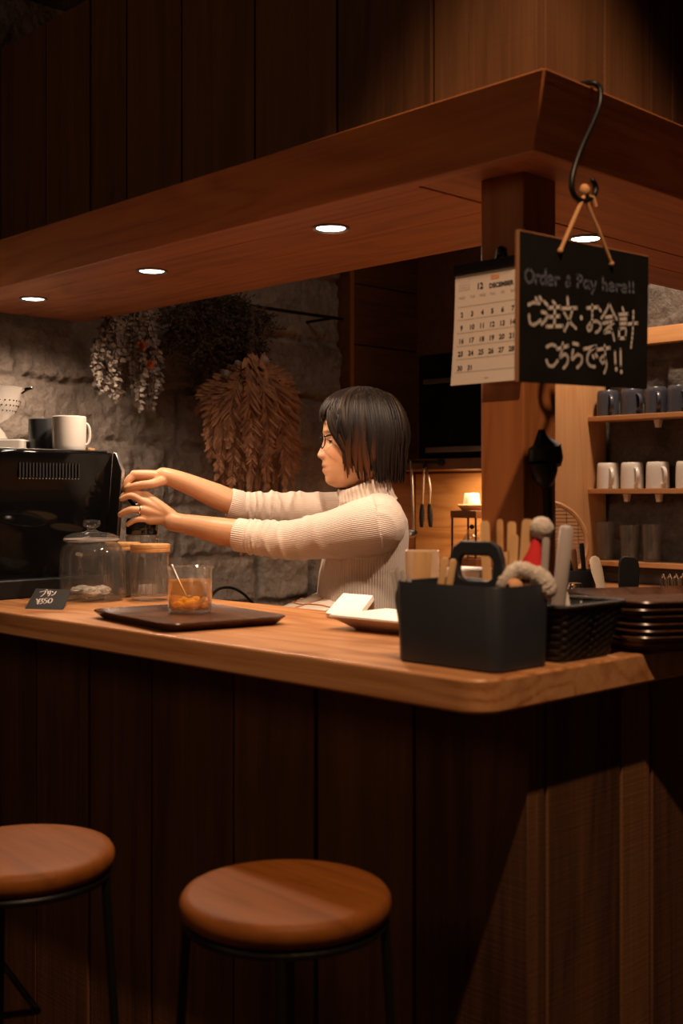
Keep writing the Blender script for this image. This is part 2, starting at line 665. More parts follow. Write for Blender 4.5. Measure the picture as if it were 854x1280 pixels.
# customers' side of the left wall, far outside the frame, and the back wall of the kitchen
stone_wall('wall_back', 'darkstone', (-1.31, 2.32, 0.0), (2.6, 0, 0), (0, 0, 2.8), (0, -1, 0), 260, 280, 11,
           [0, 0.4, 0.8, 1.12, 1.36, 1.60, 1.72, 2.0, 2.4, 2.8], amp=0.014)
structure(MB().box((-2.5, 2.34, 0), (1.4, 2.42, 3.6)).build('wall_back_core', 'darkstone'))
structure(MB().box((-2.30, 2.30, 0), (-1.34, 2.335, 2.8)).build('wall_back_boards', 'cabinet'))


# ---- boards above the canopy and the canopy itself
def plank_run(cuts, fixed, z0, z1, axis, seed, th=0.02, gap=0.006, jig=0.003, out=-1):
    rnd = random.Random(seed)
    mb = MB()
    for a, b in zip(cuts, cuts[1:]):
        off = rnd.uniform(0, jig)
        za, zb = z0, z1 + rnd.uniform(-0.004, 0.004)
        if axis == 'x':
            mb.box((a + gap / 2, fixed + off, za), (b - gap / 2, fixed + off + th, zb))
        else:
            mb.box((fixed - off - th, a + gap / 2, za), (fixed - off, b - gap / 2, zb))
    return mb


YU, XU = 0.297, -0.131
cuts = [XW] + [ony(p, 200, YU).x for p in (0, 57, 112, 157, 226, 318, 421, 540)] + [XU]
upper = plank_run(cuts, YU, 1.905, ZW, 'x', 4)
ycuts = [YU + 0.021] + [onx(p, 60, XU).y for p in (757, 815)] + [0.70, 0.85, 0.97, 1.12, 1.26, 1.40, 1.55, 1.7, 1.85, 2.0, 2.15, 2.3]
mb2 = plank_run(ycuts, XU, 1.905, ZW, 'y', 5)
n0 = len(upper.v)
upper.v += mb2.v
upper.f += [tuple(i + n0 for i in f) for f in mb2.f]
upper.box((XW, YU + 0.03, 1.905), (XU - 0.03, YU + 0.05, ZW - 0.01))
upper.box((XU - 0.05, YU + 0.03, 1.905), (XU - 0.03, 2.3, ZW - 0.01))
structure(upper.build('wall_above_canopy', 'upper', bevel=0.0012))

can = thing('canopy', 'wooden canopy with slanted fascia hanging over the bar counter', 'canopy', (-0.5, 0.4, ZS))
XO, YO, ZT = -0.068, 0.230, 1.925
XB, YB = -0.131, 0.290
XI, YI = -0.63, 0.782
# fascia boards (mitred at the corner)
f = MB()
f.hexa([(XE, YB, ZS), (XB, YB, ZS), (XB - 0.03, YB + 0.03, ZS), (XE, YB + 0.03, ZS)],
       [(XE, YO, ZT), (XO, YO, ZT), (XB - 0.03, YB + 0.03, ZT), (XE, YB + 0.03, ZT)])
f.build('front_fascia', 'canopy_x', can, bevel=0.0025)
f = MB()
f.hexa([(XB, YB, ZS), (XB, 2.3, ZS), (XB - 0.03, 2.3, ZS), (XB - 0.03, YB + 0.03, ZS)],
       [(XO, YO, ZT), (XO, 2.3, ZT), (XB - 0.03, 2.3, ZT), (XB - 0.03, YB + 0.03, ZT)])
f.build('side_fascia', 'canopy_y', can, bevel=0.0025)
XJ = -0.403
s = MB()
for a, b in ((YB + 0.0005, 0.395), (0.3965, 0.545), (0.5465, YI)):
    s.box((XE, a, ZS + 0.001), (XJ - 0.001, b, ZS + 0.03))
s.build('front_soffit', 'canopy_x', can, bevel=0.001)
s = MB()
s.box((XJ + 0.001, YB + 0.0005, ZS + 0.003), (-0.268, 2.3, ZS + 0.03))
s.box((-0.266, YB + 0.0005, ZS + 0.001), (XB - 0.0005, 2.3, ZS + 0.03))
s.box((XI, YI + 0.0005, ZS + 0.001), (-0.505, 2.3, ZS + 0.03))
s.box((-0.5035, YI + 0.0005, ZS + 0.002), (XJ - 0.001, 2.3, ZS + 0.03))
s.build('side_soffit', 'canopy_y', can, bevel=0.001)
s = MB()
s.box((XE, YI - 0.02, ZS + 0.03), (XI, YI, 2.45))
s.box((XI - 0.0, YI - 0.02, ZS + 0.03), (XI + 0.02, 2.3, 2.45))
s.build('kitchen_side_boards', 'canopy_x', can)

# downlights set in the soffit
dl_pos = [((-0.737, 0.429), 'round recessed downlight nearest the post on the left soffit'),
          ((-1.366, 0.436), 'middle recessed downlight of the three over the left counter'),
          ((-1.925, 0.437), 'recessed downlight nearest the stone wall at the far left'),
          ((-0.436, 0.878), 'recessed downlight right of the post, seen just above the chalkboard sign')]
M['lens'] = emit('lit_downlight', (1.0, 0.86, 0.70, 1), 14.0)


def make_downlight():
    t = thing('recessed_downlight', dl_pos[0][1], 'light', (0, 0, 0), 'recessed downlights in the canopy soffit')
    r = MB()
    prof = [(0.029, -0.001), (0.036, -0.004), (0.0375, -0.0015), (0.0375, 0.0015), (0.029, 0.0015)]
    r.lathe(prof, n=40, caps=False)
    r.build('trim_ring', 'steel', t)
    l = MB()
    l.lathe([(0.0, -0.0012), (0.015, -0.0012), (0.0292, -0.0006), (0.0292, 0.001), (0.0, 0.001)], n=40, caps=False)
    l.build('lamp_lens', 'lens', t)
    return t


d0 = make_downlight()
for i, ((x, y), lab) in enumerate(dl_pos):
    o = d0 if i == 0 else dup(d0, (0, 0, 0), 0, lab)
    o.location = (x, y, ZS)
    lamp('downlight_beam', 'SPOT', (x, y, ZS - 0.012), DOWN_W, WARM, 0.028, target=(x, y, 0), spot=2.8, blend=0.45)

# ---- post
pt = MB()
pt.box((-0.3055, 0.373, ZC), (-0.215, 0.4635, ZS + 0.002))
pt.org = Vector((-0.26, 0.418, ZC))
tag(pt.build('post', 'post', bevel=0.002), 'square wooden post rising from the counter to the canopy', 'post')

# ---- counter
cn = thing('bar_counter', 'wooden bar counter with thick pale slab top and dark boarded front', 'counter', (-1.0, 0.3, 0))
ol = [(XE, 0.0)]
rc = 0.042
for k in range(9):
    a = -PI / 2 + PI / 2 * k / 8
    ol.append((-rc + rc * math.cos(a), rc + rc * math.sin(a)))
ol += [(0.0, 1.75), (-0.46, 1.75), (-0.46, 0.507), (XE, 0.507)]
MB().prism(ol, ZC - CT, ZC).build('worktop', 'counter', cn, bevel=0.004)
fc = [XE] + [ony(p, 1000, PY).x for p in (-60, 45, 110, 188, 291, 394, 516)] + [PX]
plank_run(fc, PY, 0.0, ZC - CT - 0.004, 'x', 9, jig=0.004).build('front_boards', 'panel', cn, bevel=0.002)
sc_ = [PY + 0.021] + [onx(p, 1000, PX).y for p in (685, 779)] + [0.50, 0.66, 0.8, 0.96, 1.1, 1.25, 1.42, 1.6, 1.74]
plank_run(sc_, PX, 0.0, ZC - CT - 0.004, 'y', 10, jig=0.005).build('side_boards', 'panel', cn, bevel=0.003)
bk = MB()
bk.box((XE, PY + 0.03, 0), (PX - 0.04, PY + 0.05, ZC - CT - 0.002))
bk.box((PX - 0.06, PY + 0.05, 0), (PX - 0.04, 1.74, ZC - CT - 0.002))
bk.build('carcass', 'panel', cn)

# ---- kitchen fixtures
cb = MB()
for z0, z1 in ((0, 0.9), (0.904, 1.375), (1.379, 1.856), (1.860, 2.088), (2.092, 2.79)):
    cb.box((-2.3, 1.945, z0), (-2.2, 2.30, z1))
cbt = thing('tall_cupboard', 'tall dark wooden cupboard side panel at the end of the stone wall', 'cupboard', (-2.25, 2.1, 0))
cb.build('side_panel', 'cabinet', cbt, bevel=0.002)
MB().box((-2.30, 1.93, 0), (-2.206, 1.944, 2.79)).build('front_edge_board', 'cabinet', cbt)
MB().box((-2.205, 1.928, 0), (-2.199, 1.944, 2.79)).build('edge_strip', 'post', cbt)

pn = MB().box((-1.36, 1.93, 0), (-1.331, 2.318, 2.79))
pn.org = Vector((-1.345, 2.1, 0))
structure(pn.build('trim_1', 'lightwood'))
structure(MB().box((-1.33, 2.262, 1.79), (0.9, 2.30, 1.845)).build('trim_2', 'shelf', bevel=0.002))

# back worktop
kc = thing('kitchen_worktop', 'low kitchen worktop along the back wall under the shelves', 'worktop', (-0.9, 2.0, 0))
kt = MB()
kt.box((-2.195, 1.78, 0.95), (-1.365, 2.268, 0.99))
kt.box((-1.328, 1.78, 0.95), (0.9, 2.268, 0.99))
kt.build('top', 'counter', kc, bevel=0.003)
kb = MB()
kb.box((-2.19, 1.83, 0.0), (-1.37, 2.268, 0.949))
kb.box((-1.32, 1.83, 0.0), (0.9, 2.268, 0.949))
kb.build('base_cabinet', 'cabinet', kc)
MB().box((-2.195, 2.285, 0.992), (-1.362, 2.299, 1.372)).build('backsplash_wood', 'splash', bevel=0.001)
tag(bpy.data.objects['backsplash_wood'], 'pale wooden backsplash board behind the hanging ladle and tongs', 'backsplash')
bpy.data.objects['backsplash_wood'].name = 'backsplash'
tag(MB().box((-1.325, 2.270, 0.992), (0.9, 2.285, 1.043)).build('splashback', 'steelwall'), 'dark metal splashback strip under the lowest shelf', 'splashback')

# shelves with mugs
shelf_rows = [(1.555, 'upper wooden wall shelf carrying the dark blue mugs'),
              (1.309, 'middle wooden wall shelf carrying the white mugs'),
              (1.066, 'lowest wooden wall shelf carrying the drinking glasses')]
for z, lab in shelf_rows:
    sh = MB().box((-1.330, 2.207, z - 0.0165), (0.6, 2.302, z))
    sh.org = Vector((-0.6, 2.25, z - 0.0165))
    tag(sh.build('wall_shelf', 'shelf', bevel=0.0015), lab, 'shelf', 'wall shelves in the kitchen')
for px, py, w_, lab in ((823, 528, .022, 'small pale peg fixed under the upper shelf'), (784, 638, .020, 'small pale peg under the middle shelf, left one'),
                        (824, 638, .020, 'small pale peg under the middle shelf, right one')):
    p = ony(px, py, 2.27)
    zt = 1.5375 if py < 600 else 1.2915
    b_ = MB().hexa([(p.x + i * w_ * .32, 2.27 + j * w_ * .32, zt - .026) for i, j in ((-1, -1), (1, -1), (1, 1), (-1, 1))], [(p.x + i * w_ * .5, 2.27 + j * w_ * .5, zt) for i, j in ((-1, -1), (1, -1), (1, 1), (-1, 1))])
    b_.org = Vector((p.x, 2.27, zt))
    tag(b_.build('shelf_peg', 'white'), lab, 'peg')


def mug_profile(r, h, inv=False, t=0.004):
    """closed cup wall profile, open at the top"""
    return [(0.0, 0.0), (r * 0.86, 0.0), (r * 0.93, 0.004), (r * 0.97, h * 0.2), (r, h * 0.6), (r, h - 0.002), (r - t / 2, h),
            (r - t, h - 0.002), (r - t, h * 0.3), (r * 0.85 - t, 0.008), (0.0, 0.008)]


def make_mug(name, label, cat, mat, r=0.04, h=0.086, group=None, upside=False, ha=0.0, hs=1.0):
    t = thing(name, label, cat, (0, 0, 0), group)
    prof = mug_profile(r, h)
    b = MB().lathe(prof, n=36, caps=False)
    hz = h * 0.52
    pts = []
    for k in range(13):
        a = -PI / 2 + PI * k / 12
        pts.append(Vector((r - 0.003 + 0.026 * hs * math.cos(a) ** 0.8 if abs(math.cos(a)) > 1e-6 else r - 0.003, 0, hz + 0.027 * math.sin(a))))
    hd = MB().tube(pts, [(0.0035, 0.006)] * 13, 8)
    rot = Matrix.Rotation(ha, 4, 'Z')
    flip = Matrix.Translation((0, 0, h)) @ Matrix.Rotation(PI, 4, 'X') if upside else Matrix.Identity(4)
    for mbx in (b, hd):
        mbx.v = [rot @ (flip @ p) for p in mbx.v]
    b.build('body', mat, t)
    hd.build('handle', mat, t)
    return t


HA = math.atan2((CAM.y - 2.2), (CAM.x + 1.2)) + 0.25     # handles point to the bar
m0 = make_mug('mug', 'leftmost dark blue mug upside down on the upper shelf', 'mug', 'navymug', 0.0375, 0.088, 'dark blue mugs on the upper shelf', True, HA)
for i, (px, lab) in enumerate(((760, 'leftmost dark blue mug upside down on the upper shelf'), (790, 'second dark blue mug from the left on the upper shelf'),
                               (820, 'third dark blue mug from the left on the upper shelf'), (849, 'dark blue mug at the right picture edge on the upper shelf'))):
    o = m0 if i == 0 else dup(m0, (0, 0, 0), 0, lab)
    o.location = (ony(px, 515, 2.252).x, 2.252, 1.555)
    o.rotation_euler.z = (0, 0.25, -0.1, 0.05)[i]
w0 = make_mug('mug', 'leftmost white mug upside down on the middle shelf', 'mug', 'white', 0.0385, 0.088, 'white mugs on the middle shelf', True, HA)
for i, (px, lab) in enumerate(((760.5, 'leftmost white mug upside down on the middle shelf'), (790.5, 'second white mug from the left on the middle shelf'),
                               (822.5, 'third white mug from the left on the middle shelf'), (860, 'white mug cut by the right picture edge on the middle shelf'))):
    o = w0 if i == 0 else dup(w0, (0, 0, 0), 0, lab)
    o.location = (ony(px, 610, 2.252).x, 2.252, 1.309)
    o.rotation_euler.z = (0, 0.05, 0.15, 0.0)[i]
g0 = thing('drinking_glass', 'left drinking glass on the lowest shelf beside the pale partition', 'glass', (0, 0, 0), 'drinking glasses on the lowest shelf')
MB().lathe([(0.0, 0.0), (0.026, 0.0), (0.028, 0.01), (0.033, 0.13), (0.0315, 0.13), (0.0265, 0.014), (0.0, 0.012)], n=28, caps=False).build('bowl', 'jarglass', g0)
for i, (px, s_, lab) in enumerate(((757, 1.0, 'left drinking glass on the lowest shelf beside the pale partition'), (787, 0.93, 'middle drinking glass on the lowest shelf'),
                                   (815, 0.96, 'right drinking glass on the lowest shelf'))):
    o = g0 if i == 0 else dup(g0, (0, 0, 0), 0, lab)
    o.location = (ony(px, 695, 2.25).x, 2.25, 1.066)
    o.scale = (1, 1, s_)

# oven, shelf board under it, hanging tools
ov = thing('built_in_oven', 'black built-in oven with two pale trim strips above the kitchen backsplash', 'oven', (-1.62, 2.1, 1.418))
MB().box((-1.89, 1.965, 1.418), (-1.365, 2.298, 1.79)).build('housing', 'black', ov, bevel=0.004)
MB().box((-1.88, 1.955, 1.47), (-1.37, 1.966, 1.675)).build('door', 'black', ov, bevel=0.003)
MB().box((-1.845, 1.950, 1.438), (-1.37, 1.966, 1.458)).build('trim_strip', 'steel', ov, bevel=0.002)
MB().box((-1.855, 1.950, 1.683), (-1.37, 1.966, 1.700)).build('trim_strip', 'steel', ov, bevel=0.002)
bs = MB().box((-2.197, 1.95, 1.378), (-1.362, 2.298, 1.416))
bs.org = Vector((-1.8, 2.1, 1.378))
tag(bs.build('oven_shelf', 'cabinet', bevel=0.002), 'dark reddish wooden shelf board carrying the black oven', 'shelf')
rl = thing('utensil_rail', 'short black utensil rail fixed to the edge of the oven shelf', 'rail', (-1.9, 1.94, 1.40))
ra, rb = ony(503, 577, 1.935), ony(550, 577.5, 1.935)
MB().tube([ra, rb], 0.006, 10).build('bar', 'blackmat', rl)
for p in (ra, rb):
    MB().tube([p + Vector((0, -0.004, 0)), p + Vector((0, 0.02, 0))], 0.011, 12).build('end_knob', 'blackmat', rl)
# ladle
la = thing('ladle', 'steel ladle hanging by its long handle from the utensil rail', 'ladle', ony(514, 577, 1.93))
p0, p1, p2 = ony(514, 576, 1.926), ony(516, 620, 1.926), ony(517, 662, 1.926)
MB().tube([p0, p1, p2], [(0.003, 0.006)] * 3, 8).build('handle', 'steel', la)
MB().lathe([(0.002, -0.020), (0.018, -0.014), (0.027, 0.0), (0.025, 0.0), (0.016, -0.011), (0.002, -0.017)], c=ony(513, 666, 1.922), n=24, caps=False,
           mat=Matrix.Rotation(0.25, 4, 'Y') @ Matrix.Rotation(0.35, 4, 'X')).build('bowl', 'steel', la)
tg = thing('tongs', 'steel kitchen tongs with black scalloped tips hanging beside the ladle', 'tongs', ony(532, 578, 1.93))
tp = ony(531, 580, 1.926)
MB().tube([tp + Vector((0, 0, 0.01)), tp - Vector((0, 0, 0.015))], [(0.004, 0.011)] * 2, 8).build('hinge', 'blackmat', tg)
for k, (bx, tx) in enumerate(((528, 527.0), (537, 538.5))):
    q0, q1, q2, q3 = ony(530 + k * 3, 584, 1.926), ony(bx + 1.0, 610, 1.926), ony(bx, 630, 1.926), ony(tx, 659, 1.926)
    MB().tube([q0, q1, q2], [(0.002, 0.006)] * 3, 8).build('arm', 'steel', tg)
    tips = MB()
    n_ = 17
    pts = [q2.lerp(q3, i / (n_ - 1)) for i in range(n_)]
    tips.tube(pts, [(0.006, (0.006 + 0.0075 * math.sin(PI * min(1, i / (n_ - 1) * 1.02)) ** 0.7) * (1 + 0.13 * math.cos(i * PI))) for i in range(n_)], 10)
    tips.build('tip', 'blackmat', tg)

# pour-over stand with cup and carafe
sc0 = at(590, 640, 4.3)
st = thing('coffee_stand', 'small wooden and black wire coffee stand left of the post', 'stand', (sc0.x, sc0.y, 0.99))
MB().lathe([(0.0, 1.232), (0.035, 1.232), (0.05, 1.246), (0.052, 1.252), (0.048, 1.254), (0.0, 1.250)], c=(sc0.x, sc0.y, 0), n=32, caps=False).build('top_disc', 'shelf', st)
sb_ = MB().box((sc0.x - 0.06, sc0.y - 0.05, 1.205), (sc0.x + 0.06, sc0.y + 0.05, 1.232))
sb_.build('top_board', 'cabinet', st, bevel=0.002)
MB().box((sc0.x - 0.065, sc0.y - 0.055, 0.99), (sc0.x + 0.065, sc0.y + 0.055, 1.06)).build('foot_box', 'cabinet', st, bevel=0.002)
for dx in (-0.055, 0.055):
    for dy in (-0.045, 0.045):
        MB().tube([(sc0.x + dx, sc0.y + dy, 1.06), (sc0.x + dx, sc0.y + dy, 1.205)], 0.004, 8).build('rod', 'blackmetal', st)
ca = thing('glass_carafe', 'round glass coffee carafe standing inside the coffee stand', 'carafe', (sc0.x, sc0.y, 1.06))
MB().lathe([(0.0, 0), (0.036, 0), (0.044, 0.02), (0.043, 0.045), (0.030, 0.075), (0.02, 0.09), (0.025, 0.102), (0.023, 0.102), (0.018, 0.09), (0.028, 0.074),
            (0.041, 0.045), (0.041, 0.02), (0.0, 0.004)], c=(sc0.x, sc0.y, 1.06), n=32, caps=False).build('body', 'jarglass', ca)
MB().ball((sc0.x, sc0.y, 1.172), 0.009).build('stopper', 'blackmat', ca)
cu = thing('small_cup', 'small white cup upside down on top of the coffee stand', 'cup', (sc0.x, sc0.y, 1.253))
MB().lathe([(0.032, 0), (0.026, 0.038), (0.024, 0.041), (0.0, 0.041)], c=(sc0.x, sc0.y, 1.2535), n=28, caps=False).build('body', 'white', cu)

# wooden hoop with wire lines leaning by the partition
hc = at(681, 680, 3.75)
hc.z = 0.99 + 0.144
hp = thing('round_sieve', 'round wooden-rimmed wire sieve leaning by the pale partition behind the post', 'sieve', (hc.x, hc.y, 0.99))
hx, hy = RT.copy(), (UP + FW * 0.12).normalized()
MB().tube([hc + hx * (0.134 * math.cos(a)) + hy * (0.134 * math.sin(a)) for a in [2 * PI * k / 48 for k in range(48)]], [(0.008, 0.014)] * 48, 8, closed=True, flat=tuple(hx)).build('rim', 'shelf', hp)
wr = MB()
for k in range(-11, 12):
    yy = k * 0.0115
    xx = math.sqrt(0.130 ** 2 - yy ** 2)
    wr.tube([hc - hx * xx + hy * yy, hc + hx * xx + hy * yy], 0.0016, 6)
for k in range(-3, 4):
    yy = k * 0.036
    xx = math.sqrt(0.130 ** 2 - yy ** 2)
    wr.tube([hc - hy * xx + hx * yy + FW * 0.003, hc + hy * xx + hx * yy + FW * 0.003], 0.0013, 6)
wr.build('wires', 'steel', hp)

# utensils standing in a pot on the kitchen worktop
kp = at(722, 735, 3.3)
pot = thing('utensil_pot', 'black utensil pot on the kitchen worktop behind the stacked trays', 'pot', (kp.x, kp.y, 0.99))
MB().lathe([(0.0, 0), (0.048, 0), (0.05, 0.005), (0.05, 0.09), (0.046, 0.09), (0.046, 0.01), (0, 0.01)], c=(kp.x, kp.y, 0.99), n=28, caps=False).build('body', 'blackmat', pot)
tools = [(711, 700, 719, 745, 'blackmat', 0.009, 'short black-handled knife at the left of the utensil pot'),
         (717, 686, 723, 745, 'cabinet', 0.010, 'brown wooden-handled knife standing in the utensil pot'),
         (727, 679, 733, 745, 'blackmat', 0.009, 'long black-handled knife at the right of the utensil pot')]
for x0, y0, x1, y1, mt, r, lab in tools:
    a_, b_ = at(x0, y0, 3.29), at(x1, y1, 3.31)
    b_.z = max(b_.z, 1.004)
    t = thing('kitchen_knife', lab, 'knife', b_, 'knives in the utensil pot')
    m_ = a_.lerp(b_, 0.62)
    MB().tube([a_, a_.lerp(m_, .15), m_], [(r * .6, r * .8), (r * .7, r), (r * .6, r * .85)], 10, round_ends=False).build('handle', mt, t)
    MB().tube([m_, b_], [(0.001, r * .8)] * 2, 6).build('blade', 'steel', t)
a_, b_ = at(743, 699, 3.2), at(757, 752, 3.2)
b_.z = 0.992
sp = MB().tube([a_ + (a_ - b_).normalized() * .008, a_, a_.lerp(b_, .25), a_.lerp(b_, .5), b_], [(.003, .006), (.004, .014), (.004, .016), (.004, .013), (.004, .009)], 12, flat=tuple(FW))
sp.org = b_
tag(sp.build('wooden_spatula', 'cream'), 'pale wooden spatula standing behind the stacked trays', 'spatula')
bo = at(786, 735, 3.1)
blk = thing('upright_stand', 'black rounded upright card stand behind the stacked trays', 'stand', (bo.x, bo.y, 0.99))
pts = []
oc = [(-.026, 0), (-.026, .10), (-.022, .112), (-.012, .118), (.014, .115), (.024, .107), (.027, .09), (.024, 0)]
MB().hexa([Vector((bo.x, bo.y, 0.99)) + RT * x + UP * (z + 0.02) - FW * .006 for x, z in oc], [Vector((bo.x, bo.y, 0.99)) + RT * (x) + UP * (z + 0.02) + FW * .006 for x, z in oc]).build('plate', 'blackmat', blk, bevel=0.002)
MB().box((-.035, -.03, 0), (.035, .03, .02), Matrix.Translation((bo.x, bo.y, 0.99)) @ Matrix.Rotation(math.radians(46), 4, 'Z')).build('foot', 'blackmat', blk)
gl_ = at(845, 745, 3.3)
gw = thing('wire_rack', 'small shiny wire rack at the right edge below the shelves', 'rack', (gl_.x, gl_.y, 0.99))
r_ = MB()
for k in range(5):
    c = Vector((gl_.x, gl_.y, 0.99)) + RT * (k * 0.018 - 0.035)
    r_.tube([c + FW * 0.02 + UP * 0.002, c + FW * 0.02 + UP * 0.066, c + UP * 0.076, c - FW * 0.02 + UP * 0.066, c - FW * 0.02 + UP * 0.002], 0.003, 8)
r_.build('loops', 'chrome', gw)
MB().box((-.05, -.025, 0), (.05, .025, .004), Matrix.Translation((gl_.x, gl_.y, 0.99)) @ Matrix.Rotation(math.radians(46), 4, 'Z')).build('base', 'steel', gw)

# ================================================================== THINGS ON THE LEFT END OF THE COUNTER
# ---- espresso machine, seen from its black end
XM, MZ = -1.525, 1.393
em = thing('coffee_machine', 'large glossy black coffee machine with steel corner panel on the left of the counter', 'coffee machine', (-1.75, 0.17, ZC))
bd = MB()
y0_, y1_ = -0.02, 0.432
bd.hexa([(-1.98, y0_, ZC + 0.02), (XM - 0.04, y0_, ZC + 0.02), (XM - 0.04, y1_, ZC + 0.02), (-1.98, y1_, ZC + 0.02)],
        [(-1.98, y0_, MZ), (XM, y0_, MZ), (XM, y1_, MZ), (-1.98, y1_, MZ)])
bd.build('housing', 'black', em, bevel=0.004)
MB().box((-1.96, y0_ + 0.01, ZC), (XM - 0.005, y1_ - 0.02, ZC + 0.045)).build('base_plate', 'blackmat', em, bevel=0.004)
MB().hexa([(XM - 0.06, y1_ + 0.001, ZC + 0.012), (XM - 0.012, y1_ + 0.001, ZC + 0.012), (XM - 0.012, y1_ + 0.012, ZC + 0.012), (XM - 0.06, y1_ + 0.012, ZC + 0.012)],
          [(XM - 0.02, y1_ + 0.001, MZ - 0.001), (XM + 0.003, y1_ + 0.001, MZ - 0.001), (XM + 0.003, y1_ + 0.012, MZ - 0.001), (XM - 0.02, y1_ + 0.012, MZ - 0.001)])
wing = [(XM - 0.052, 1.06), (XM + 0.005, 1.06), (XM + 0.012, 1.17), (XM + 0.034, 1.348), (XM + 0.006, MZ + 0.001), (XM - 0.004, MZ + 0.001)]
MB().hexa([(x, y1_ + 0.002, z) for x, z in wing], [(x, y1_ + 0.012, z) for x, z in wing]).build('side_panel', 'steel', em, bevel=0.0015)
vt = MB()
for k in range(19):
    y = 0.175 + k * 0.0088
    vt.box((XM - 0.0040, y, MZ - 0.062), (XM - 0.0012, y + 0.0042, MZ - 0.028))
vt.build('vent_slots', 'void', em)
vd = MB()
for k in range(19):
    y = 0.175 + k * 0.0088
    vd.box((XM - 0.0064, y, MZ - 0.0665), (XM - 0.0036, y + 0.004, MZ - 0.064))
vd.build('vent_lip', 'steel', em)
cr = MB().tube([(XM - 0.015, y0_ + 0.01, MZ + 0.003), (XM - 0.015, y1_ - 0.01, MZ + 0.003)], 0.003, 8)
cr.build('top_edge_bar', 'blackmat', em)


def on_top(px, d):
    p = at(px, 560, d)
    return p


p = on_top(86.5, 2.97)
mg = make_mug('mug', 'white mug standing on top of the black coffee machine', 'mug', 'white', 0.0425, 0.092, None, False, math.atan2(RT.y, RT.x) + 0.25, 0.45)
mg.location = (p.x, p.y, MZ + 0.0005)
p = on_top(55.5, 3.04)
mg = make_mug('mug', 'dark slate mug behind the white mug on the coffee machine', 'mug', 'darkmug', 0.0400, 0.090, None, False, math.atan2(FW.y, FW.x), 0.8)
mg.location = (p.x, p.y, MZ + 0.0005)
# low white box with the perforated bowl on it
p = on_top(-22, 3.06)
wb = MB()
wb.hexa([(x, y, 0) for x, y in rrect(0.25, 0.15, 0.012)], [(x, y, 0.036) for x, y in rrect(0.25, 0.15, 0.012)])
R_ = Matrix.Translation((p.x, p.y, MZ + 0.0005)) @ Matrix.Rotation(math.atan2(RT.y, RT.x), 4, 'Z')
wb.v = [R_ @ q for q in wb.v]
wb.org = Vector((p.x, p.y, MZ))
tag(wb.build('white_scale', 'white', bevel=0.004), 'flat white kitchen scale lying on the coffee machine at the left edge', 'scale')
cc = Vector((p.x, p.y, MZ + 0.037)) + RT * 0.022
co = thing('footed_colander', 'white perforated colander on a foot with side handle at the left edge', 'colander', cc)
MB().lathe([(0.030, 0.0), (0.042, 0.003), (0.034, 0.02), (0.022, 0.034), (0.020, 0.042), (0.026, 0.044), (0.045, 0.055), (0.062, 0.074), (0.073, 0.100), (0.079, 0.134), (0.0825, 0.137),
            (0.077, 0.136), (0.071, 0.100), (0.060, 0.076), (0.044, 0.058), (0.0, 0.05)], c=cc, n=40, caps=False).build('bowl', 'white', co)
hl = MB()
for k in range(34):
    for j, (r, z) in enumerate(((0.0732, 0.1005), (0.0685, 0.088), (0.0618, 0.0745))):
        if k % 6 == 5:
            continue
        a = 2 * PI * k / 34 + j * 0.09
        hl.ball(cc + Vector((r * math.cos(a) * 1.005, r * math.sin(a) * 1.005, z)), 0.0023, 6, 4)
hl.build('holes', 'chrome', co)
ax = RT
MB().tube([cc + ax * 0.079 + UP * 0.122, cc + ax * 0.092 + UP * 0.132, cc + ax * 0.106 + UP * 0.134], [0.004, 0.005, 0.003], 8, round_ends=True).build('handle', 'chrome', co)
p = on_top(113, 3.02)
wk = MB().lathe([(0.0, 0), (0.011, 0), (0.012, 0.014), (0.0, 0.015)], c=(p.x, p.y, MZ + 0.0005), n=20, caps=False)
wk.org = Vector((p.x, p.y, MZ))
tag(wk.build('cork_stopper', 'stickwood'), 'small cork-coloured stopper beside the white mug on the coffee machine', 'stopper')

# ---- big glass jar with knob lid and packets
jc = Vector((-1.384, 0.281, ZC))
jr = thing('glass_cookie_jar', 'large round glass jar with knobbed lid in front of the coffee machine', 'jar', jc)
MB().lathe([(0.0, 0.003), (0.064, 0.0), (0.071, 0.006), (0.0735, 0.02), (0.0735, 0.100), (0.069, 0.124), (0.060, 0.132), (0.0590, 0.136), (0.057, 0.136),
            (0.0570, 0.131), (0.066, 0.122), (0.0705, 0.099), (0.0705, 0.022), (0.066, 0.009), (0.0, 0.008)], c=jc, n=56, caps=False).build('body', 'jarglass', jr)
lid = MB().lathe([(0.0, 0.137), (0.0635, 0.137), (0.065, 0.140), (0.063, 0.147), (0.045, 0.155), (0.018, 0.159), (0.010, 0.163), (0.010, 0.167), (0.018, 0.171), (0.0205, 0.178), (0.018, 0.185), (0.0, 0.187)],
                 c=jc, n=48, caps=False)
lid.build('lid', 'jarglass', jr)
MB().tube([jc + Vector((0.0625 * math.cos(a), 0.0625 * math.sin(a), 0.1405)) for a in [2 * PI * k / 40 for k in range(40)]], 0.0022, 6, closed=True).build('lid_rim', 'greytube', jr)
rp = random.Random(5)
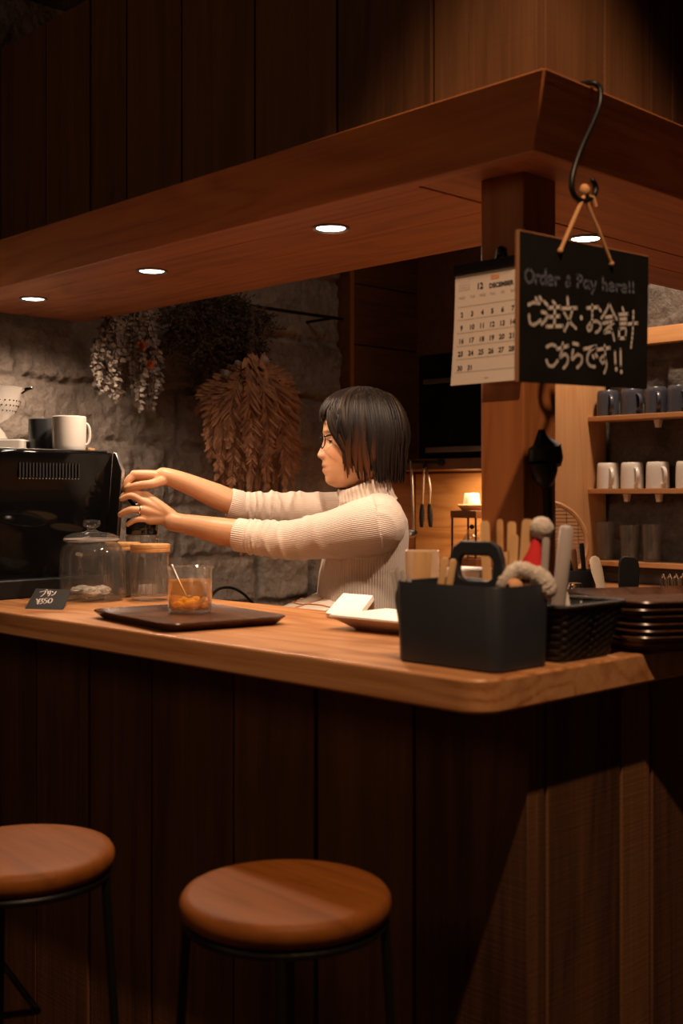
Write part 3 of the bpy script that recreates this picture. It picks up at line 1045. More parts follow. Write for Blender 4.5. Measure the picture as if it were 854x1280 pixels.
for k, (dx, dy, s, lab) in enumerate(((-0.022, -0.012, 1.0, 'crinkled clear packet at the left inside the big glass jar'), (0.02, -0.018, 0.95, 'crinkled clear packet at the right front inside the big glass jar'),
                                      (0.006, 0.022, 0.9, 'crinkled clear packet at the back inside the big glass jar'))):
    pk = MB()
    n_, m_ = 14, 12
    c = jc + Vector((dx, dy, 0.0095))
    rg_ = []
    for a in range(m_ + 1):
        th = PI * (0.03 + 0.94 * a / m_)
        ring = []
        for j in range(n_):
            ph = 2 * PI * j / n_
            rr = 1 + 0.22 * (rp.random() - 0.5)
            ring.append(c + Vector((0.030 * s * rr * math.sin(th) * math.cos(ph), 0.024 * s * rr * math.sin(th) * math.sin(ph), 0.011 - 0.011 * math.cos(th) * (1 if th > PI / 2 else 0.99))) + Vector((0, 0, 0.004 * rp.random())))
        rg_.append(ring)
    pk.rings(rg_)
    pk.org = c
    tag(pk.build('clear_packet', 'pack', smooth=25), lab, 'packet')

# ---- two glass canisters with bamboo lids
for (x, y, r, h, lab) in ((-1.298, 0.384, 0.0435, 0.112, 'right glass canister with bamboo lid behind the amber drink'),
                          (-1.424, 0.392, 0.0400, 0.112, 'left glass canister with bamboo lid, half hidden by the big jar')):
    c = Vector((x, y, ZC))
    t = thing('glass_canister', lab, 'canister', c, 'glass canisters with bamboo lids')
    MB().lathe([(0.0, 0.002), (r * .93, 0), (r, .006), (r, h - .002), (r - .001, h), (r - .003, h), (r - .003, .01), (0, .008)], c=c, n=44, caps=False).build('body', 'jarglass', t)
    MB().lathe([(0.0, h), (r * 1.04, h), (r * 1.06, h + .002), (r * 1.06, h + .0065), (r * 1.03, h + .008), (r * 1.06, h + .0095), (r * 1.06, h + .016), (r * 1.03, h + .018), (0, h + .018)], c=c, n=44, caps=False).build('lid', 'lidwood', t)
    t2 = thing('drinking_glass', 'clear ribbed tumbler kept inside the ' + ('right' if x > -1.35 else 'left') + ' bamboo-lidded canister', 'glass', c + Vector((0, 0, .0085)), 'tumblers inside the canisters')
    tm = MB()
    prof = [(r * .78, 0.0), (r * .80, .006), (r * .74, .03), (r * .66, .06), (r * .60, .092), (r * .54, .095), (0, .095)]
    tm.lathe(prof, c=c + Vector((0, 0, .009)), n=28, caps=False)
    tm.build('bowl', 'jarglass', t2)
    rb_ = MB()
    for k in range(14):
        a = 2 * PI * k / 14
        rb_.tube([c + Vector((q * math.cos(a), q * math.sin(a), .009 + zz)) for q, zz in ((r * .80, .008), (r * .745, .03), (r * .665, .06), (r * .605, .09))], .0012, 5)
    rb_.build('ribs', 'frost', t2)

# ---- grinder
gc = Vector((-1.457, 0.470, ZC))
gr = thing('coffee_grinder', 'clear cylindrical coffee grinder with black top under the person\'s hands', 'grinder', gc)
MB().lathe([(0, 0), (.038, 0), (.039, .004), (.039, .022), (.036, .026), (0, .026)], c=gc, n=36, caps=False).build('base', 'greytube', gr)
MB().lathe([(0, .027), (.036, .027), (.0375, .03), (.0375, .142), (.036, .145), (.034, .145), (.034, .03), (0, .03)], c=gc, n=36, caps=False).build('body', 'frost', gr)
gv = MB()
for k in range(12):
    a = 2 * PI * k / 12
    gv.tube([gc + Vector((.0378 * math.cos(a), .0378 * math.sin(a), z)) for z in (.03, .142)], .0014, 6)
gv.build('ribs', 'frost', gr)
MB().lathe([(0, .146), (.037, .146), (.039, .149), (.039, .180), (.036, .186), (.012, .190), (0, .190)], c=gc, n=36, caps=False).build('cap', 'smoke', gr)
kb_ = at(157, 613, 2.93)
MB().tube([gc + UP * .188, gc + UP * .196, kb_ - UP * .012], [.006, .005, .0045], 10).build('crank_arm', 'blackmetal', gr)
MB().ball(kb_, (.009, .009, .012), 14, 10).build('crank_knob', 'smoke', gr)

# ---- price card
pc = thing('price_card', 'small black slate price card with white handwriting leaning at the jar', 'price card', onz(55, 761, ZC))
A, B = onz(31, 761, ZC), onz(78, 762.5, ZC)
Dt = at(45, 735.5, 2.66)
Ct = B + (Dt - A) * 0.98 - (B - A).normalized() * .003
nn = (B - A).cross(Dt - A).normalized()
if nn.dot(CAM - A) < 0:
    nn = -nn
MB().hexa([A, B, Ct, Dt], [q - nn * 0.006 for q in (A + UP * .004, B + UP * .004, Ct, Dt)]).build('slate', 'slate', pc)


def plane_map(org, nrm):
    org, nrm = Vector(org), Vector(nrm)

    def f(px, py):
        d = FW + RT * ((px - 427.0) / FPX) + UP * ((HOR - py) / FPX)
        return CAM + d * ((org - CAM).dot(nrm) / d.dot(nrm))
    return f


def strokes(lines, fmap, nrm, width, name, mat, parent, lift=0.0006):
    mb = MB()
    nrm = Vector(nrm).normalized()
    for ln in lines:
        pts = [fmap(*q) + nrm * lift for q in ln]
        if len(pts) == 1:
            p = pts[0]
            t1 = nrm.cross(UP).normalized()
            mb.poly([p + t1 * (width * .75 * math.cos(a)) + UP * (width * .75 * math.sin(a)) for a in [2 * PI * k / 10 for k in range(10)]])
            continue
        if len(pts) > 2:
            pts = spline(pts, 4)
        side = []
        n = len(pts)
        for k in range(n):
            t = pts[min(k + 1, n - 1)] - pts[max(k - 1, 0)]
            side.append(nrm.cross(t).normalized())
        w = [width * (0.5 + 0.06 * math.sin(k * 1.7)) for k in range(n)]
        for k in range(n - 1):
            e0 = (pts[k + 1] - pts[k]) * (0.12)
            mb.quad(pts[k] - e0 - side[k] * w[k], pts[k + 1] + e0 - side[k + 1] * w[k + 1], pts[k + 1] + e0 + side[k + 1] * w[k + 1], pts[k] - e0 + side[k] * w[k])
        for e, sgn in ((0, -1), (n - 1, 1)):
            t = (pts[min(e + 1, n - 1)] - pts[max(e - 1, 0)]).normalized() * sgn
            mb.poly([pts[e] + side[e] * w[e] * sgn, pts[e] + (side[e] * sgn * .7 + t * .7) * w[e], pts[e] + t * w[e], pts[e] + (-side[e] * sgn * .7 + t * .7) * w[e], pts[e] - side[e] * w[e] * sgn])
    return mb.build(name, mat, parent, smooth=None, fix=False)


fm = plane_map(A, nn)
k8 = lambda pts: [(x / 3.05, 640 + y / 3.05) for x, y in pts]
card_lines = [
    [(153, 306), (174, 302), (168, 314), (156, 323)], [(177, 297), (181, 299)],
    [(184, 303), (183, 313)], [(192, 301), (190, 314), (184, 321)],
    [(199, 303), (202, 307)], [(197, 319), (207, 314), (214, 304)],
    [(140, 333), (147, 341)], [(153, 332), (147, 341), (144, 352)], [(140, 341), (152, 341)], [(140, 346), (151, 346)],
    [(156, 333), (165, 331), (159, 339), (165, 344), (154, 351)],
    [(182, 330), (173, 331), (171, 338), (178, 339), (177, 346), (168, 350)],
    [(194, 330), (186, 336), (185, 346), (191, 348), (198, 341), (199, 333), (194, 330)]]
strokes([k8(l) for l in card_lines], fm, nn, 0.0030, 'handwriting', 'chalk', pc)

# ---- brown tray with the drink
tcx, tcy, trot = -0.868, 0.170, math.radians(-9)
tr = thing('serving_tray', 'dark brown wooden serving tray under the amber drink', 'tray', (tcx, tcy, ZC))
TM = Matrix.Translation((tcx, tcy, ZC)) @ Matrix.Rotation(trot, 4, 'Z')


def tray_mesh(w, d, h=0.017, r=0.035, lipw=0.018):
    mb = MB()
    o1, o2, o3 = rrect(w - 2 * lipw, d - 2 * lipw, r * .6), rrect(w, d, r), rrect(w - .006, d - .006, r * .95)
    o4 = rrect(w - 2 * lipw - .002, d - 2 * lipw - .002, r * .6)
    mb.rings([[(x, y, 0) for x, y in o1], [(x, y, h - .002) for x, y in o2], [(x, y, h) for x, y in rrect(w - .002, d - .002, r)],
              [(x, y, h - .001) for x, y in o3], [(x, y, .005) for x, y in o4]])
    return mb


t_ = tray_mesh(0.345, 0.262)
t_.v = [TM @ q for q in t_.v]
t_.build('body', 'tray', tr, smooth=50)
cpos = Vector((-0.957, 0.243, ZC + 0.0055))
gcup = thing('glass_cup', 'glass cup of amber citrus drink with handle standing on the brown tray', 'cup', cpos)
MB().lathe([(0, .002), (.040, 0), (.0435, .004), (.0475, .085), (.0485, .0905), (.0470, .0915), (.0455, .089), (.0425, .012), (.039, .007), (0, .007)], c=cpos, n=56, caps=False).build('body', 'cupglass', gcup)
hd_dir = (RT * 0.55 - FW * 0.83).normalized()
pts = [cpos + hd_dir * (.0455 + .027 * math.sin(PI * k / 12)) + UP * (.076 - .052 * k / 12) for k in range(13)]
M['glassbar'] = glass('thick_glass', ior_blend=0.4, body=0.05, bodycol=(.8, .7, .6, 1))
MB().tube(pts, [(.004, .006)] * 13, 10).build('handle', 'glassbar', gcup)
MB().tube([cpos + Vector((.0478 * math.cos(a), .0478 * math.sin(a), .0912)) for a in [2 * PI * k / 48 for k in range(48)]], .0012, 6, closed=True).build('rim', 'glassbar', gcup)
MB().lathe([(0, .0005), (.041, .0005), (.043, .004), (.042, .0065), (0, .0065)], c=cpos, n=48, caps=False).build('thick_base', 'glassbar', gcup)


def liquid(name, c, density_col, alpha):
    n = NT(name)
    n.n.remove(n.b)
    tr_ = n.add('ShaderNodeBsdfTransparent')
    tr_.inputs[0].default_value = density_col
    df = n.add('ShaderNodeBsdfTranslucent')
    df.inputs[0].default_value = c
    d2 = n.add('ShaderNodeBsdfDiffuse')
    d2.inputs[0].default_value = c
    a1 = n.add('ShaderNodeMixShader')
    a1.inputs[0].default_value = 0.5
    n.link(df.outputs[0], a1.inputs[1])
    n.link(d2.outputs[0], a1.inputs[2])
    mx = n.add('ShaderNodeMixShader')
    mx.inputs[0].default_value = alpha
    n.link(tr_.outputs[0], mx.inputs[1])
    n.link(a1.outputs[0], mx.inputs[2])
    n.link(mx.outputs[0], n.out.inputs['Surface'])
    return n.m


M['drink'] = liquid('amber_drink', (.72, .40, .17, 1), (.98, .80, .55, 1), 0.27)
M['fruit'] = liquid('citrus_pulp', (1.0, .76, .14, 1), (.98, .8, .25, 1), 0.85)
MB().lathe([(0, .0082), (.0385, .0082), (.0418, .013), (.0447, .066), (0, .066)], c=cpos, n=48, caps=False).build('drink', 'drink', gcup)
fr = MB()
rf = random.Random(2)
for k in range(26):
    a, rr = rf.random() * 2 * PI, 0.033 * math.sqrt(rf.random())
    fr.ball(cpos + Vector((rr * math.cos(a), rr * math.sin(a), .014 + .014 * rf.random())), (.009, .008, .0055), 8, 6, Matrix.Rotation(rf.random() * 3, 4, 'Z') @ Matrix.Rotation(rf.random() - .5, 4, 'X'))
fr.build('citrus_pulp', 'fruit', gcup)
s0, s1 = at(214, 706, 2.44), at(238, 757, 2.41)
s1.z = max(s1.z, cpos.z + .012)
spn = thing('spoon', 'dark metal spoon standing in the amber drink', 'spoon', s1)
MB().tube([s0, s0.lerp(s1, .3), s0.lerp(s1, .8)], [(.0012, .0035), (.0012, .0022), (.0012, .002)], 8, flat=tuple(FW), round_ends=False).build('handle', 'steel', spn)
MB().ball(s0.lerp(s1, .88), (.006, .009, .013), 12, 8, Matrix.Rotation(0.4, 4, 'Y')).build('bowl', 'steel', spn)

# ---- square dish and folded napkin
dish = thing('square_dish', 'shallow square white-rimmed dish left of the navy caddy', 'dish', (-0.49, 0.36, ZC))
DM = Matrix.Translation((-0.490, 0.352, ZC)) @ Matrix.Rotation(math.radians(2), 4, 'Z')
dm = MB()
dm.rings([[(x, y, 0) for x, y in rrect(.115, .10, .02)], [(x, y, .024) for x, y in rrect(.19, .165, .018)], [(x, y, .026) for x, y in rrect(.187, .162, .018)], [(x, y, .005) for x, y in rrect(.112, .098, .02)]])
dm.v = [DM @ q for q in dm.v]
M['dishclay'] = plain('pinkish_clay', (.42, .30, .24, 1), 0.5, var=.06)
dm.build('body', 'dishclay', dish, smooth=40)
pp = MB()
pp.rings([[(x, y, .0062) for x, y in rrect(.105, .092, .004)], [(x, y, .0262) for x, y in rrect(.178, .155, .004)], [(x, y, .0272) for x, y in rrect(.176, .153, .004)], [(x, y, .0072) for x, y in rrect(.104, .09, .004)]])
pp.v = [DM @ q for q in pp.v]
pp.build('paper_liner', 'whitepaper', dish, smooth=30)
nA, nB, nC, nD = onz(409, 772, ZC), at(431, 747, 2.47), at(468, 750, 2.41), onz(447, 779, ZC)
nn2 = (nB - nA).cross(nD - nA).normalized()
if nn2.z < 0:
    nn2 = -nn2
np_ = MB()
for k in range(3):
    np_.hexa([q + nn2 * (.0035 * k) for q in (nA, nB, nC, nD)], [q + nn2 * (.0035 * k + .003) for q in (nA, nB, nC, nD)])
nb_ = [nB, nC, nC - UP * (nC.z - ZC) + FW * .03, nB - UP * (nB.z - ZC) + FW * .03]
np_.hexa(nb_, [q + FW * .004 for q in nb_])
np_.org = onz(430, 772, ZC)
tag(np_.build('paper_napkin', 'whitepaper', smooth=20), 'bright white folded paper napkin propped behind the square dish', 'napkin')

# ---- black cable on the counter's far edge
cbp = [at(262, 748, 2.86), at(272, 737, 2.90), at(288, 734.5, 2.94), at(304, 742, 2.97), at(318, 756, 3.0)]
cbm = MB().tube(spline(cbp, 6), 0.0035, 8)
cbm.org = cbp[0]
tag(cbm.build('power_cable', 'blackmat'), 'black power cable arching up behind the counter edge', 'cable')

# ================================================================== THE NEAR CORNER OF THE COUNTER
cx0, cx1, cy0, cy1 = -0.2165, -0.0195, 0.056, 0.186
cq = thing('cutlery_caddy', 'dark navy plastic caddy with arched handle on the counter corner', 'caddy', ((cx0 + cx1) / 2, (cy0 + cy1) / 2, ZC))
CM = Matrix.Translation(((cx0 + cx1) / 2, (cy0 + cy1) / 2, ZC))
W_, D_, H_ = cx1 - cx0, cy1 - cy0, 0.118
sh_ = MB()
sh_.rings([[(x, y, 0.0) for x, y in rrect(W_ - .012, D_ - .012, .018)], [(x, y, .003) for x, y in rrect(W_ - .006, D_ - .006, .02)], [(x, y, H_ - .001) for x, y in rrect(W_, D_, .022)], [(x, y, H_) for x, y in rrect(W_ - .001, D_ - .001, .022)],
           [(x, y, H_ - .001) for x, y in rrect(W_ - .006, D_ - .006, .02)], [(x, y, .006) for x, y in rrect(W_ - .012, D_ - .012, .017)]])
sh_.v = [CM @ q for q in sh_.v]
sh_.build('bin', 'caddy', cq, smooth=40)
# divider with arched handle, running along the long axis
yh = 0.010
ho = [(-.055, .012), (-.047, .155), (-.040, .170), (-.025, .177), (.030, .177), (.046, .170), (.054, .155), (.062, .012)]
hi_ = [(-.030, .128), (-.030, .148), (-.024, .156), (.030, .156), (.038, .148), (.038, .128), (.032, .122), (-.024, .122)]
hw = MB()
OUT = [(-.055, .012), (-.050, .10), (-.047, .150), (-.040, .168), (-.025, .177), (.030, .177), (.044, .170), (.051, .152), (.056, .10), (.062, .012)]
INN = [(-.020, .120), (-.028, .124), (-.031, .132), (-.030, .148), (-.022, .156), (.026, .156), (.035, .149), (.036, .132), (.033, .124), (.025, .120)]
n_ = len(OUT)
rr_ = []
for yy in (yh - .005, yh + .005):
    rr_.append(([Vector((x, yy, z)) for x, z in OUT], [Vector((x, yy, z)) for x, z in INN]))
b0 = len(hw.v)
for o_, i_ in rr_:
    hw.v += o_ + i_
for s_ in (0, 1):
    base = b0 + s_ * 2 * n_
    for k in range(n_):
        k2 = (k + 1) % n_
        hw.f.append((base + k, base + k2, base + n_ + k2, base + n_ + k))
for k in range(n_):
    k2 = (k + 1) % n_
    hw.f.append((b0 + k, b0 + k2, b0 + 2 * n_ + k2, b0 + 2 * n_ + k))
    hw.f.append((b0 + n_ + k, b0 + n_ + k2, b0 + 3 * n_ + k2, b0 + 3 * n_ + k))
hw.v = [CM @ q for q in hw.v]
hw.build('handle', 'caddy', cq, bevel=0.002)
MB().box((-.10 + .003, yh - .002, .006), (W_ / 2 - .004, yh + .002, .085), CM).build('divider', 'caddy', cq)
ZB = ZC + 0.0065


def stick(px0, py0, yt, px1, yb, ru, rw, name, mat, lab, cat, group=None, n=10):
    """stick standing in the caddy: foot seen under px1 at y = yb, top seen at (px0, py0) at y = yt"""
    a = ony(px0, py0, yt)
    b = ony(px1, 760, yb)
    b.z = ZB
    mb = MB().tube([a, a.lerp(b, .02), a.lerp(b, .5), b], [(ru * .6, rw * .6), (ru, rw), (ru, rw), (ru, rw)], n, flat=tuple(FW))
    mb.org = b
    return tag(mb.build(name, mat, smooth=50), lab, cat, group)


# left part: forks, wooden pieces
for k, (x0, y0, x1, lab) in enumerate(((491, 713, 507, 'leftmost fork handle in the caddy'), (496, 708, 511, 'second fork handle from the left in the caddy'), (503, 713, 514, 'third fork handle from the left in the caddy'),
                                       (511, 717, 518, 'right fork handle beside the wooden paddle in the caddy'))):
    stick(x0, y0, .070 + k * .003, x1, .070 + k * .003, .0015, .0035, 'fork', 'greytube', lab, 'fork', 'forks in the caddy')
stick(529, 689, .135, 522, .130, .003, .0145, 'wooden_paddle', 'stickwood', 'broad pale wooden paddle standing at the left of the caddy', 'paddle')
stick(557, 697, .098, 536, .098, .004, .0055, 'chopstick', 'stickwood', 'left one of the two leaning wooden chopsticks in the caddy', 'chopstick', 'chopsticks in the caddy')
stick(567, 699, .098, 547, .098, .004, .0055, 'chopstick', 'stickwood', 'right one of the two leaning wooden chopsticks in the caddy', 'chopstick', 'chopsticks in the caddy')
# cream box behind the caddy
bp = at(528, 738, 2.05)
crm = MB()
bm_ = Matrix.Translation((bp.x, bp.y, ZC)) @ Matrix.Rotation(math.radians(40), 4, 'Z')
crm.rings([[(x, y, 0) for x, y in rrect(.052, .05, .008)], [(x, y, .148) for x, y in rrect(.058, .055, .010)], [(x, y, .148) for x, y in rrect(.052, .049, .008)], [(x, y, .005) for x, y in rrect(.046, .044, .006)]])
crm.v = [bm_ @ q for q in crm.v]
crm.org = Vector((bp.x, bp.y, ZC))
tag(crm.build('cream_container', 'cream', smooth=40), 'cream upright container on the counter behind the caddy\'s left half', 'container')
bp = at(590, 730, 2.02)
wbx = MB()
bm_ = Matrix.Translation((bp.x, bp.y, ZC)) @ Matrix.Rotation(math.radians(8), 4, 'Z')
wbx.box((-.04, -.03, 0), (.036, .03, .120), bm_)
wbx.org = Vector((bp.x, bp.y, ZC))
tag(wbx.build('napkin_box', 'whitepaper', bevel=.004), 'white napkin box behind the caddy, seen through its handle', 'box')
# wooden stirrers behind the handle
for k, (x0, y0, x1, yt, w_, lab) in enumerate(((606, 651, 613, .172, .0072, 'leftmost tall wooden stirrer in front of the post'), (625, 649, 627, .176, .0050, 'darker thin stirrer second from the left before the post'),
                                              (640, 652, 638, .176, .0068, 'third tall wooden stirrer from the left before the post'), (660, 649, 648, .176, .0085, 'rightmost tall wooden stirrer beside the plush pompom'),
                                              (643, 668, 636, .166, .0068, 'wooden stirrer leaning in front of the third one'), (631, 690, 630, .162, .0068, 'shortest wooden stirrer beside the caddy handle'))):
    stick(x0, y0, yt, x1, yt - .008, .0011, w_, 'wooden_stirrer', 'stickwood' if k != 1 else 'lidwood', lab, 'stirrer', 'wooden stirrers before the post')
stick(709, 657, .232, 691, .222, .008, .0105, 'pale_tube', 'greytube', 'thick pale grey tube standing in the black basket right of the plush doll', 'tube', n=16)
stick(683, 672, .172, 675, .172, .003, .0055, 'pale_spoon_handle', 'greytube', 'thin pale handle standing right behind the plush pompom', 'handle')

# plush doll in a red pointed hat
dl = thing('plush_doll', 'small plush doll in a red pointed hat leaning out of the caddy', 'doll', at(652, 752, 1.70))
DD = 1.70
MB().ball(at(660, 738, DD), (.021, .021, .024), 20, 14).build('head', 'dollhair', dl)
MB().ball(at(643, 733, DD - .022), (.0125, .0125, .0115), 16, 10).build('face', 'dollface', dl)
MB().ball(at(629, 737, DD - .012), (.0065, .0065, .007), 12, 8).build('ear', 'dollface', dl)
MB().ball(at(635, 733, DD - .031), (.0024, .0024, .0045), 10, 8).build('eye', 'blackmat', dl)
MB().tube([at(656, 750, DD), at(652, 790, DD + .01), at(650, 815, DD + .01)], [.018, .022, .02], 16, round_ends=True).build('body', 'dollhair', dl)
rbm = MB()
rng = random.Random(4)
for dd, sh in ((-.012, 0), (.012, -2)):
    bpts = [at(630, 729 + sh, DD + dd), at(638, 718 + sh, DD + dd), at(652, 713 + sh, DD + dd), at(668, 718 + sh, DD + dd), at(679, 728 + sh, DD + dd), at(683, 737 + sh, DD + dd)]
    rbm.tube(spline(bpts, 6), [.0105] * 10 + [.0125] * 8 + [.0150] * 13, 18, round_ends=True)
rbm.v = [q + Vector((rng.uniform(-1, 1), rng.uniform(-1, 1), rng.uniform(-1, 1))) * .0013 for q in rbm.v]
rbm.build('hat_brim', 'fur', dl, smooth=80)
tip = at(671, 669, DD + .01)
cb_ = at(664, 711, DD)
MB().tube([cb_ - UP * .01, cb_, cb_.lerp(tip, .5) + RT * .002, tip], [.022, .018, .0105, .0035], 20).build('hat_cone', 'red', dl)
pb = MB().ball(at(677.5, 660.5, DD + .01), .0168, 24, 16)
pb.v = [q + Vector((rng.uniform(-1, 1), rng.uniform(-1, 1), rng.uniform(-1, 1))) * .0009 for q in pb.v]
pb.build('pompom', 'fur', dl, smooth=80)

# black wicker basket
bk = thing('wicker_basket', 'small black woven basket between the navy caddy and the trays', 'basket', (-.10, .27, ZC))
bx0, bx1, by0, by1 = -.165, -.025, .212, .336
mbk = MB()
lv = []
nl = 14
for k in range(nl + 1):
    t = k / nl
    e = .020 * t
    o = rrect(bx1 - bx0 + 2 * e, by1 - by0 + 2 * e, .012, 4)
    den = []
    m_ = len(o)
    for j in range(m_):
        a, b = Vector(o[j]), Vector(o[(j + 1) % m_])
        q_ = max(1, int((b - a).length / .006))
        for s_ in range(q_):
            den.append((a + (b - a) * s_ / q_, j))
    lv.append(den)
cnt = min(len(l) for l in lv)
base_n = len(lv[0])
rings_ = []
for k in range(nl + 1):
    t = k / nl
    e = .020 * t
    o0 = lv[0]
    rg2 = []
    for j in range(base_n):
        p = o0[j][0]
        sx = (bx1 - bx0 + 2 * e) / (bx1 - bx0)
        sy = (by1 - by0 + 2 * e) / (by1 - by0)
        wv = .0016 * (1 if (j // 2 + k) % 2 else -1)
        q = Vector((p.x * sx, p.y * sy))
        q += q.normalized() * wv
        rg2.append(Vector(((bx0 + bx1) / 2 + q.x, (by0 + by1) / 2 + q.y, ZC + .082 * t)))
    rings_.append(rg2)
inner = [[Vector(((q.x - (bx0 + bx1) / 2) * .955 + (bx0 + bx1) / 2, (q.y - (by0 + by1) / 2) * .955 + (by0 + by1) / 2, max(q.z, ZC + .005))) for q in r] for r in reversed(rings_)]
mbk.rings(rings_ + inner)
mbk.build('weave', 'wicker', bk, smooth=30)
rim = [Vector(((bx0 + bx1) / 2 + x, (by0 + by1) / 2 + y, ZC + .0825)) for x, y in rrect(bx1 - bx0 + .038, by1 - by0 + .038, .014, 5)]
MB().tube(rim, [(.0035, .0045)] * len(rim), 8, closed=True, flat=(0, 0, 1)).build('rim', 'wicker', bk)
for k, (px, py, d, lab) in enumerate(((705, 737, 1.80, 'left white sachet sticking out of the black basket'), (731, 745, 1.86, 'right white sachet sticking out of the black basket'))):
    c = at(px, py, d)
    sm = MB()
    o = rrect(.022, .05, .008, 4)
    Rm = Matrix.Translation(c - UP * .036) @ Matrix(((RT.x, 0, FW.x, 0), (RT.y, 0, FW.y, 0), (0, 1, 0, 0), (0, 0, 0, 1))) @ Matrix.Rotation(.15 - .3 * k, 4, 'Z')
    sm.hexa([(x, y * 1.45, -.003) for x, y in o], [(x, y * 1.45, .003) for x, y in o])
    sm.v = [Rm @ q for q in sm.v]
    sm.org = c - UP * .07
    tag(sm.build('white_sachet', 'whitepaper', bevel=.0015), lab, 'sachet', 'sachets in the black basket')

# stack of wooden trays
ts_c, ts_r = Vector((-.046, .560, ZC)), math.radians(62)
layers = [.0, .0095, .0195, .0295, .041, .0515, .0625]
names_ = ['lowest', 'second from below', 'third from below', 'middle', 'third from the top', 'second from the top', 'topmost']
rt = random.Random(8)
base_t = None
for k, z in enumerate(layers):
    mbt = tray_mesh(.31, .275, h=.0175, r=.045, lipw=.015)
    RM = Matrix.Translation(ts_c + Vector((rt.uniform(-.004, .004), rt.uniform(-.004, .004), z + .0002))) @ Matrix.Rotation(ts_r + rt.uniform(-.02, .02), 4, 'Z')
    mbt.v = [RM @ q for q in mbt.v]
    mbt.org = ts_c + Vector((0, 0, z))
    tag(mbt.build('wooden_tray', 'tray', smooth=50), 'dark wooden tray, %s in the stack of seven at the right' % names_[k], 'tray', 'stack of trays on the right of the counter')
tq = Vector((-.366, .738, ZC))
bt = MB().lathe([(0, 0), (.015, 0), (.016, .003), (.016, .062), (.013, .066), (.0125, .071), (0, .072)], c=tq, n=28, caps=False)
bt.org = tq
tag(bt.build('metal_tin', 'chrome'), 'small shiny round metal tin behind the stacked trays', 'tin')

# ================================================================== HANGING THINGS
# black gadget on the post's right face
hx_ = -.215
gd = thing('wall_holder', 'black plastic holder with cone cap and stem fixed to the post', 'holder', (hx_, .415, 1.26))


def pside(px, py, off=.03):
    return onx(px, py, hx_ + off)


MB().tube([pside(677, 537), pside(677, 545), pside(679, 553), pside(681, 558), pside(682, 572), pside(681, 580)], [.005, .009, .017, .027, .029, .027], 10).build('cap', 'blackmat', gd)
MB().tube([pside(681, 580), pside(681, 590), pside(682, 603), pside(683, 609)], [.022, .021, .015, .008], 10).build('body', 'blackmat', gd)
MB().tube([pside(684, 606), pside(685, 630), pside(685, 655)], [.0085, .0075, .0075], 10).build('stem', 'blackmat', gd)
MB().box((hx_, .395, 1.315), (hx_ + .014, .432, 1.372)).build('mount', 'blackmat', gd, bevel=.002)

# S hook over the canopy edge
XBRD = -.045
kh = thing('s_hook', 'black iron S hook hanging over the canopy\'s right edge', 'hook', (XO, .36, ZT))


def hk(px, py, x=XBRD):
    return onx(px, py, x)


hpts = [Vector((XO - .035, .345, ZT + .006)), Vector((XO - .015, .350, ZT + .0075)), hk(742, 104, XO + .004), hk(750, 111, XO + .011), hk(750, 130, XO + .014), hk(742, 152, XO + .016),
        hk(727, 185, XO + .018), hk(717, 215, XO + .020), hk(715, 234, XO + .021), hk(720, 247, XO + .021), hk(731, 251, XO + .021), hk(742, 245, XO + .021), hk(745, 234, XO + .021), hk(741, 226, XO + .021)]
MB().tube(spline(hpts, 5), .0044, 10, round_ends=True).build('bar', 'blackmetal', kh)

# chalkboard sign
nb = Vector((1, 0, 0))
fb = plane_map((XBRD, 0, 0), nb)
sg = thing('chalkboard_sign', 'black chalkboard sign with white handwriting hanging from the S hook', 'sign', (XBRD, .33, 1.46))
q0, q1, q2, q3 = fb(648, 477), fb(809, 486), fb(811, 321), fb(649, 288)


def slab(pts, th, n_):
    return MB().hexa([q - n_ * th for q in pts], list(pts))


